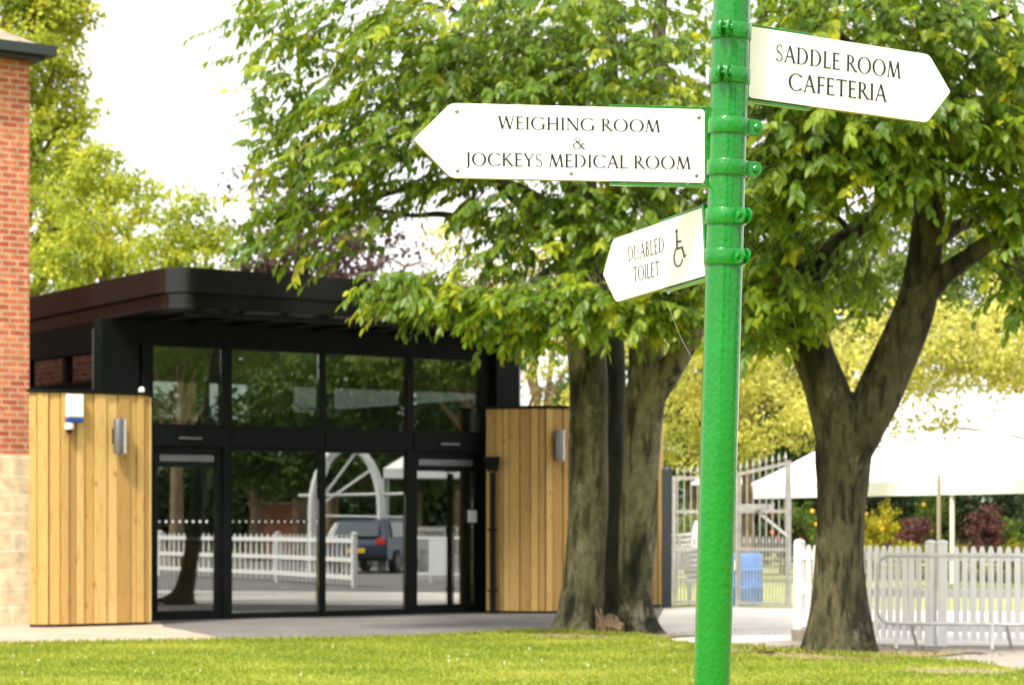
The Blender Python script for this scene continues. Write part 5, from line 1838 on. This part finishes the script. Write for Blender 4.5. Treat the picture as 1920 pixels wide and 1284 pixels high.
for s in (-1, 1):
    mb = MB()
    mb.box(CR(-2.12, s * 0.70, 0.86), 0.10, 0.26, 0.16, (cf, cs, UP))
    obj('tail_lamp', mb, 'tail', car, bevel=0.02)
mb = MB()
mb.box(CR(-2.165, 0, 0.62), 0.02, 0.54, 0.13, (cf, cs, UP))
obj('number_plate', mb, 'plate', car)
mb = MB()
mb.box(CR(-2.14, 0, 0.42), 0.12, 1.66, 0.14, (cf, cs, UP))
obj('bumper', mb, 'black', car, bevel=0.03)

# second picket fence, mirrored in the middle panes
a, b, c = RV(664, 1100, 50), RV(520, 1092, 55), RV(300, 1085, 61)
pf2 = thing('picket_fence', (a.x, a.y, 0), 'white picket fence mirrored in the middle panes of the glass front', 'fence')
fence_bay((b.x, b.y), (a.x, a.y), 17, pf2)
fence_bay((c.x, c.y), (b.x, b.y), 22, pf2)
# white arched frame
o_ = RV(648, 1040, 66)
af = thing('arched_frame', (o_.x, o_.y, 0), 'white steel arch with struts mirrored in the third pane of the glass', 'arch')
ad = rdir((1, 0, 0)).normalized()
for off in (0.0, 1.4):
    b0 = Vector((o_.x, o_.y, 0)) + rdir((0, 1, 0)) * off
    mb = MB()
    pts = [b0 + ad * (0.95 * math.cos(R(q))) + UP * (1.7 + 1.75 * math.sin(R(q))) for q in range(0, 181, 12)]
    pts = [b0 + ad * 0.95] + pts + [b0 - ad * 0.95]
    mb.tube(pts, 0.09, 10)
    obj('arch', mb, 'white_fence', af, smooth=True)
mb = MB()
b0 = Vector((o_.x, o_.y, 0))
for q in (40, 70, 110, 150):
    mb.tube([b0 - ad * 0.9 + UP * 1.7, b0 + ad * (0.95 * math.cos(R(q))) + UP * (1.7 + 1.75 * math.sin(R(q)))], 0.035, 6)
mb.tube([b0 - ad * 1.3 + UP * 2.1, b0 + ad * 1.6 + UP * 2.15], 0.04, 6)
mb.tube([b0 - ad * 1.0 + UP * 1.55, b0 + ad * 1.9 + UP * 1.5], 0.03, 6)
obj('struts', mb, 'white_fence', af, smooth=True)
# white gazebo roof
w0 = RV(800, 1040, 76)
gz = thing('gazebo', (w0.x, w0.y, 0), 'white gazebo mirrored near the right door', 'tent')
mb = MB()
gd = rdir((0, 1, 0)).normalized()
cn = [Vector((w0.x, w0.y, 0)) + ad * (sx * 1.3) + gd * (sy * 1.3) for sx, sy in ((-1, -1), (1, -1), (1, 1), (-1, 1))]
top = Vector((w0.x, w0.y, 3.9))
vs = [p + UP * 2.75 for p in cn] + [p + UP * 3.05 for p in cn] + [top]
mb.add(vs, [(0, 1, 5, 4), (1, 2, 6, 5), (2, 3, 7, 6), (3, 0, 4, 7), (4, 5, 8), (5, 6, 8), (6, 7, 8), (7, 4, 8), (3, 2, 1, 0)])
obj('roof', mb, 'canvas', gz)
for p in cn:
    mb = MB()
    mb.tube([p, p + UP * 2.75], 0.04, 8)
    obj('leg', mb, 'galv', gz)
# A-board
s0 = RV(826, 1092, 54)
sb = thing('pavement_board', (s0.x, s0.y, 0), 'white folding pavement board mirrored in the right door', 'sign')
fd_ = rdir((0, -1, 0)).normalized()
fs_ = rdir((1, 0, 0)).normalized()
for s in (1, -1):
    mb = MB()
    p0 = Vector((s0.x, s0.y, 0)) + fd_ * (0.22 * s)
    p1 = Vector((s0.x, s0.y, 0)) + fd_ * (0.03 * s) + UP * 1.0
    Z_ = (p1 - p0).normalized()
    mb.box(p0.lerp(p1, 0.58), 0.52, 0.02, 0.82, (fs_, Z_.cross(fs_), Z_))
    obj('panel', mb, 'white_plastic', sb)
    for q in (-1, 1):
        mb = MB()
        mb.bar(p0 + fs_ * (0.22 * q), p0.lerp(p1, 0.2) + fs_ * (0.22 * q), 0.04, 0.02)
        obj('leg', mb, 'white_plastic', sb)
# white railing
r0, r1 = RV(780, 1085, 57), RV(905, 1085, 56)
rl = thing('white_railing', (r0.x, r0.y, 0), 'white upright railing mirrored in the right door', 'railing')
r0.z = r1.z = 0
for k in range(22):
    mb = MB()
    p = r0.lerp(r1, k / 21)
    spear(mb, p, 0.0, 1.15, 0.012)
    obj('bar', mb, 'white_fence', rl)
for z in (0.15, 1.0):
    mb = MB()
    mb.bar(r0 + UP * z, r1 + UP * z, 0.03, 0.05)
    obj('rail', mb, 'white_fence', rl)
# low brick hut
h0 = RV(512, 1050, 88)
hut = thing('brick_hut', (h0.x, h0.y, 0), 'low red brick hut mirrored in the second pane', 'hut')
mb = MB()
mb.box((h0.x, h0.y, 1.0), 1.5, 1.6, 2.0, (ad, gd, UP))
o = obj('wall', mb, 'brick', hut)
wall_uv(o, lambda v, nrm: (v.x + v.y, v.z))
mb = MB()
mb.box((h0.x, h0.y, 2.06), 1.7, 1.9, 0.10, (ad, gd, UP))
obj('roof', mb, 'roof_tile', hut)
# far bushes closing the mirrored view
bl = []
for k in range(16):
    r = RV(180 + k * 60, 980, 112)
    bl.append((r.x, r.y, 2.4, 3.0, 3.0, 2.6, 0.6))
B, D, N_, L_, W_, T = puffs(bl, 16, 0.36, 0.8, 0.4)
tag(leaf_mesh('mirrored_wood', B, D, N_, L_, W_, T, 'leaf_dark', simple=True), 'dark line of bushes on the far side, seen mirrored in the glass', 'wood', kind='stuff')
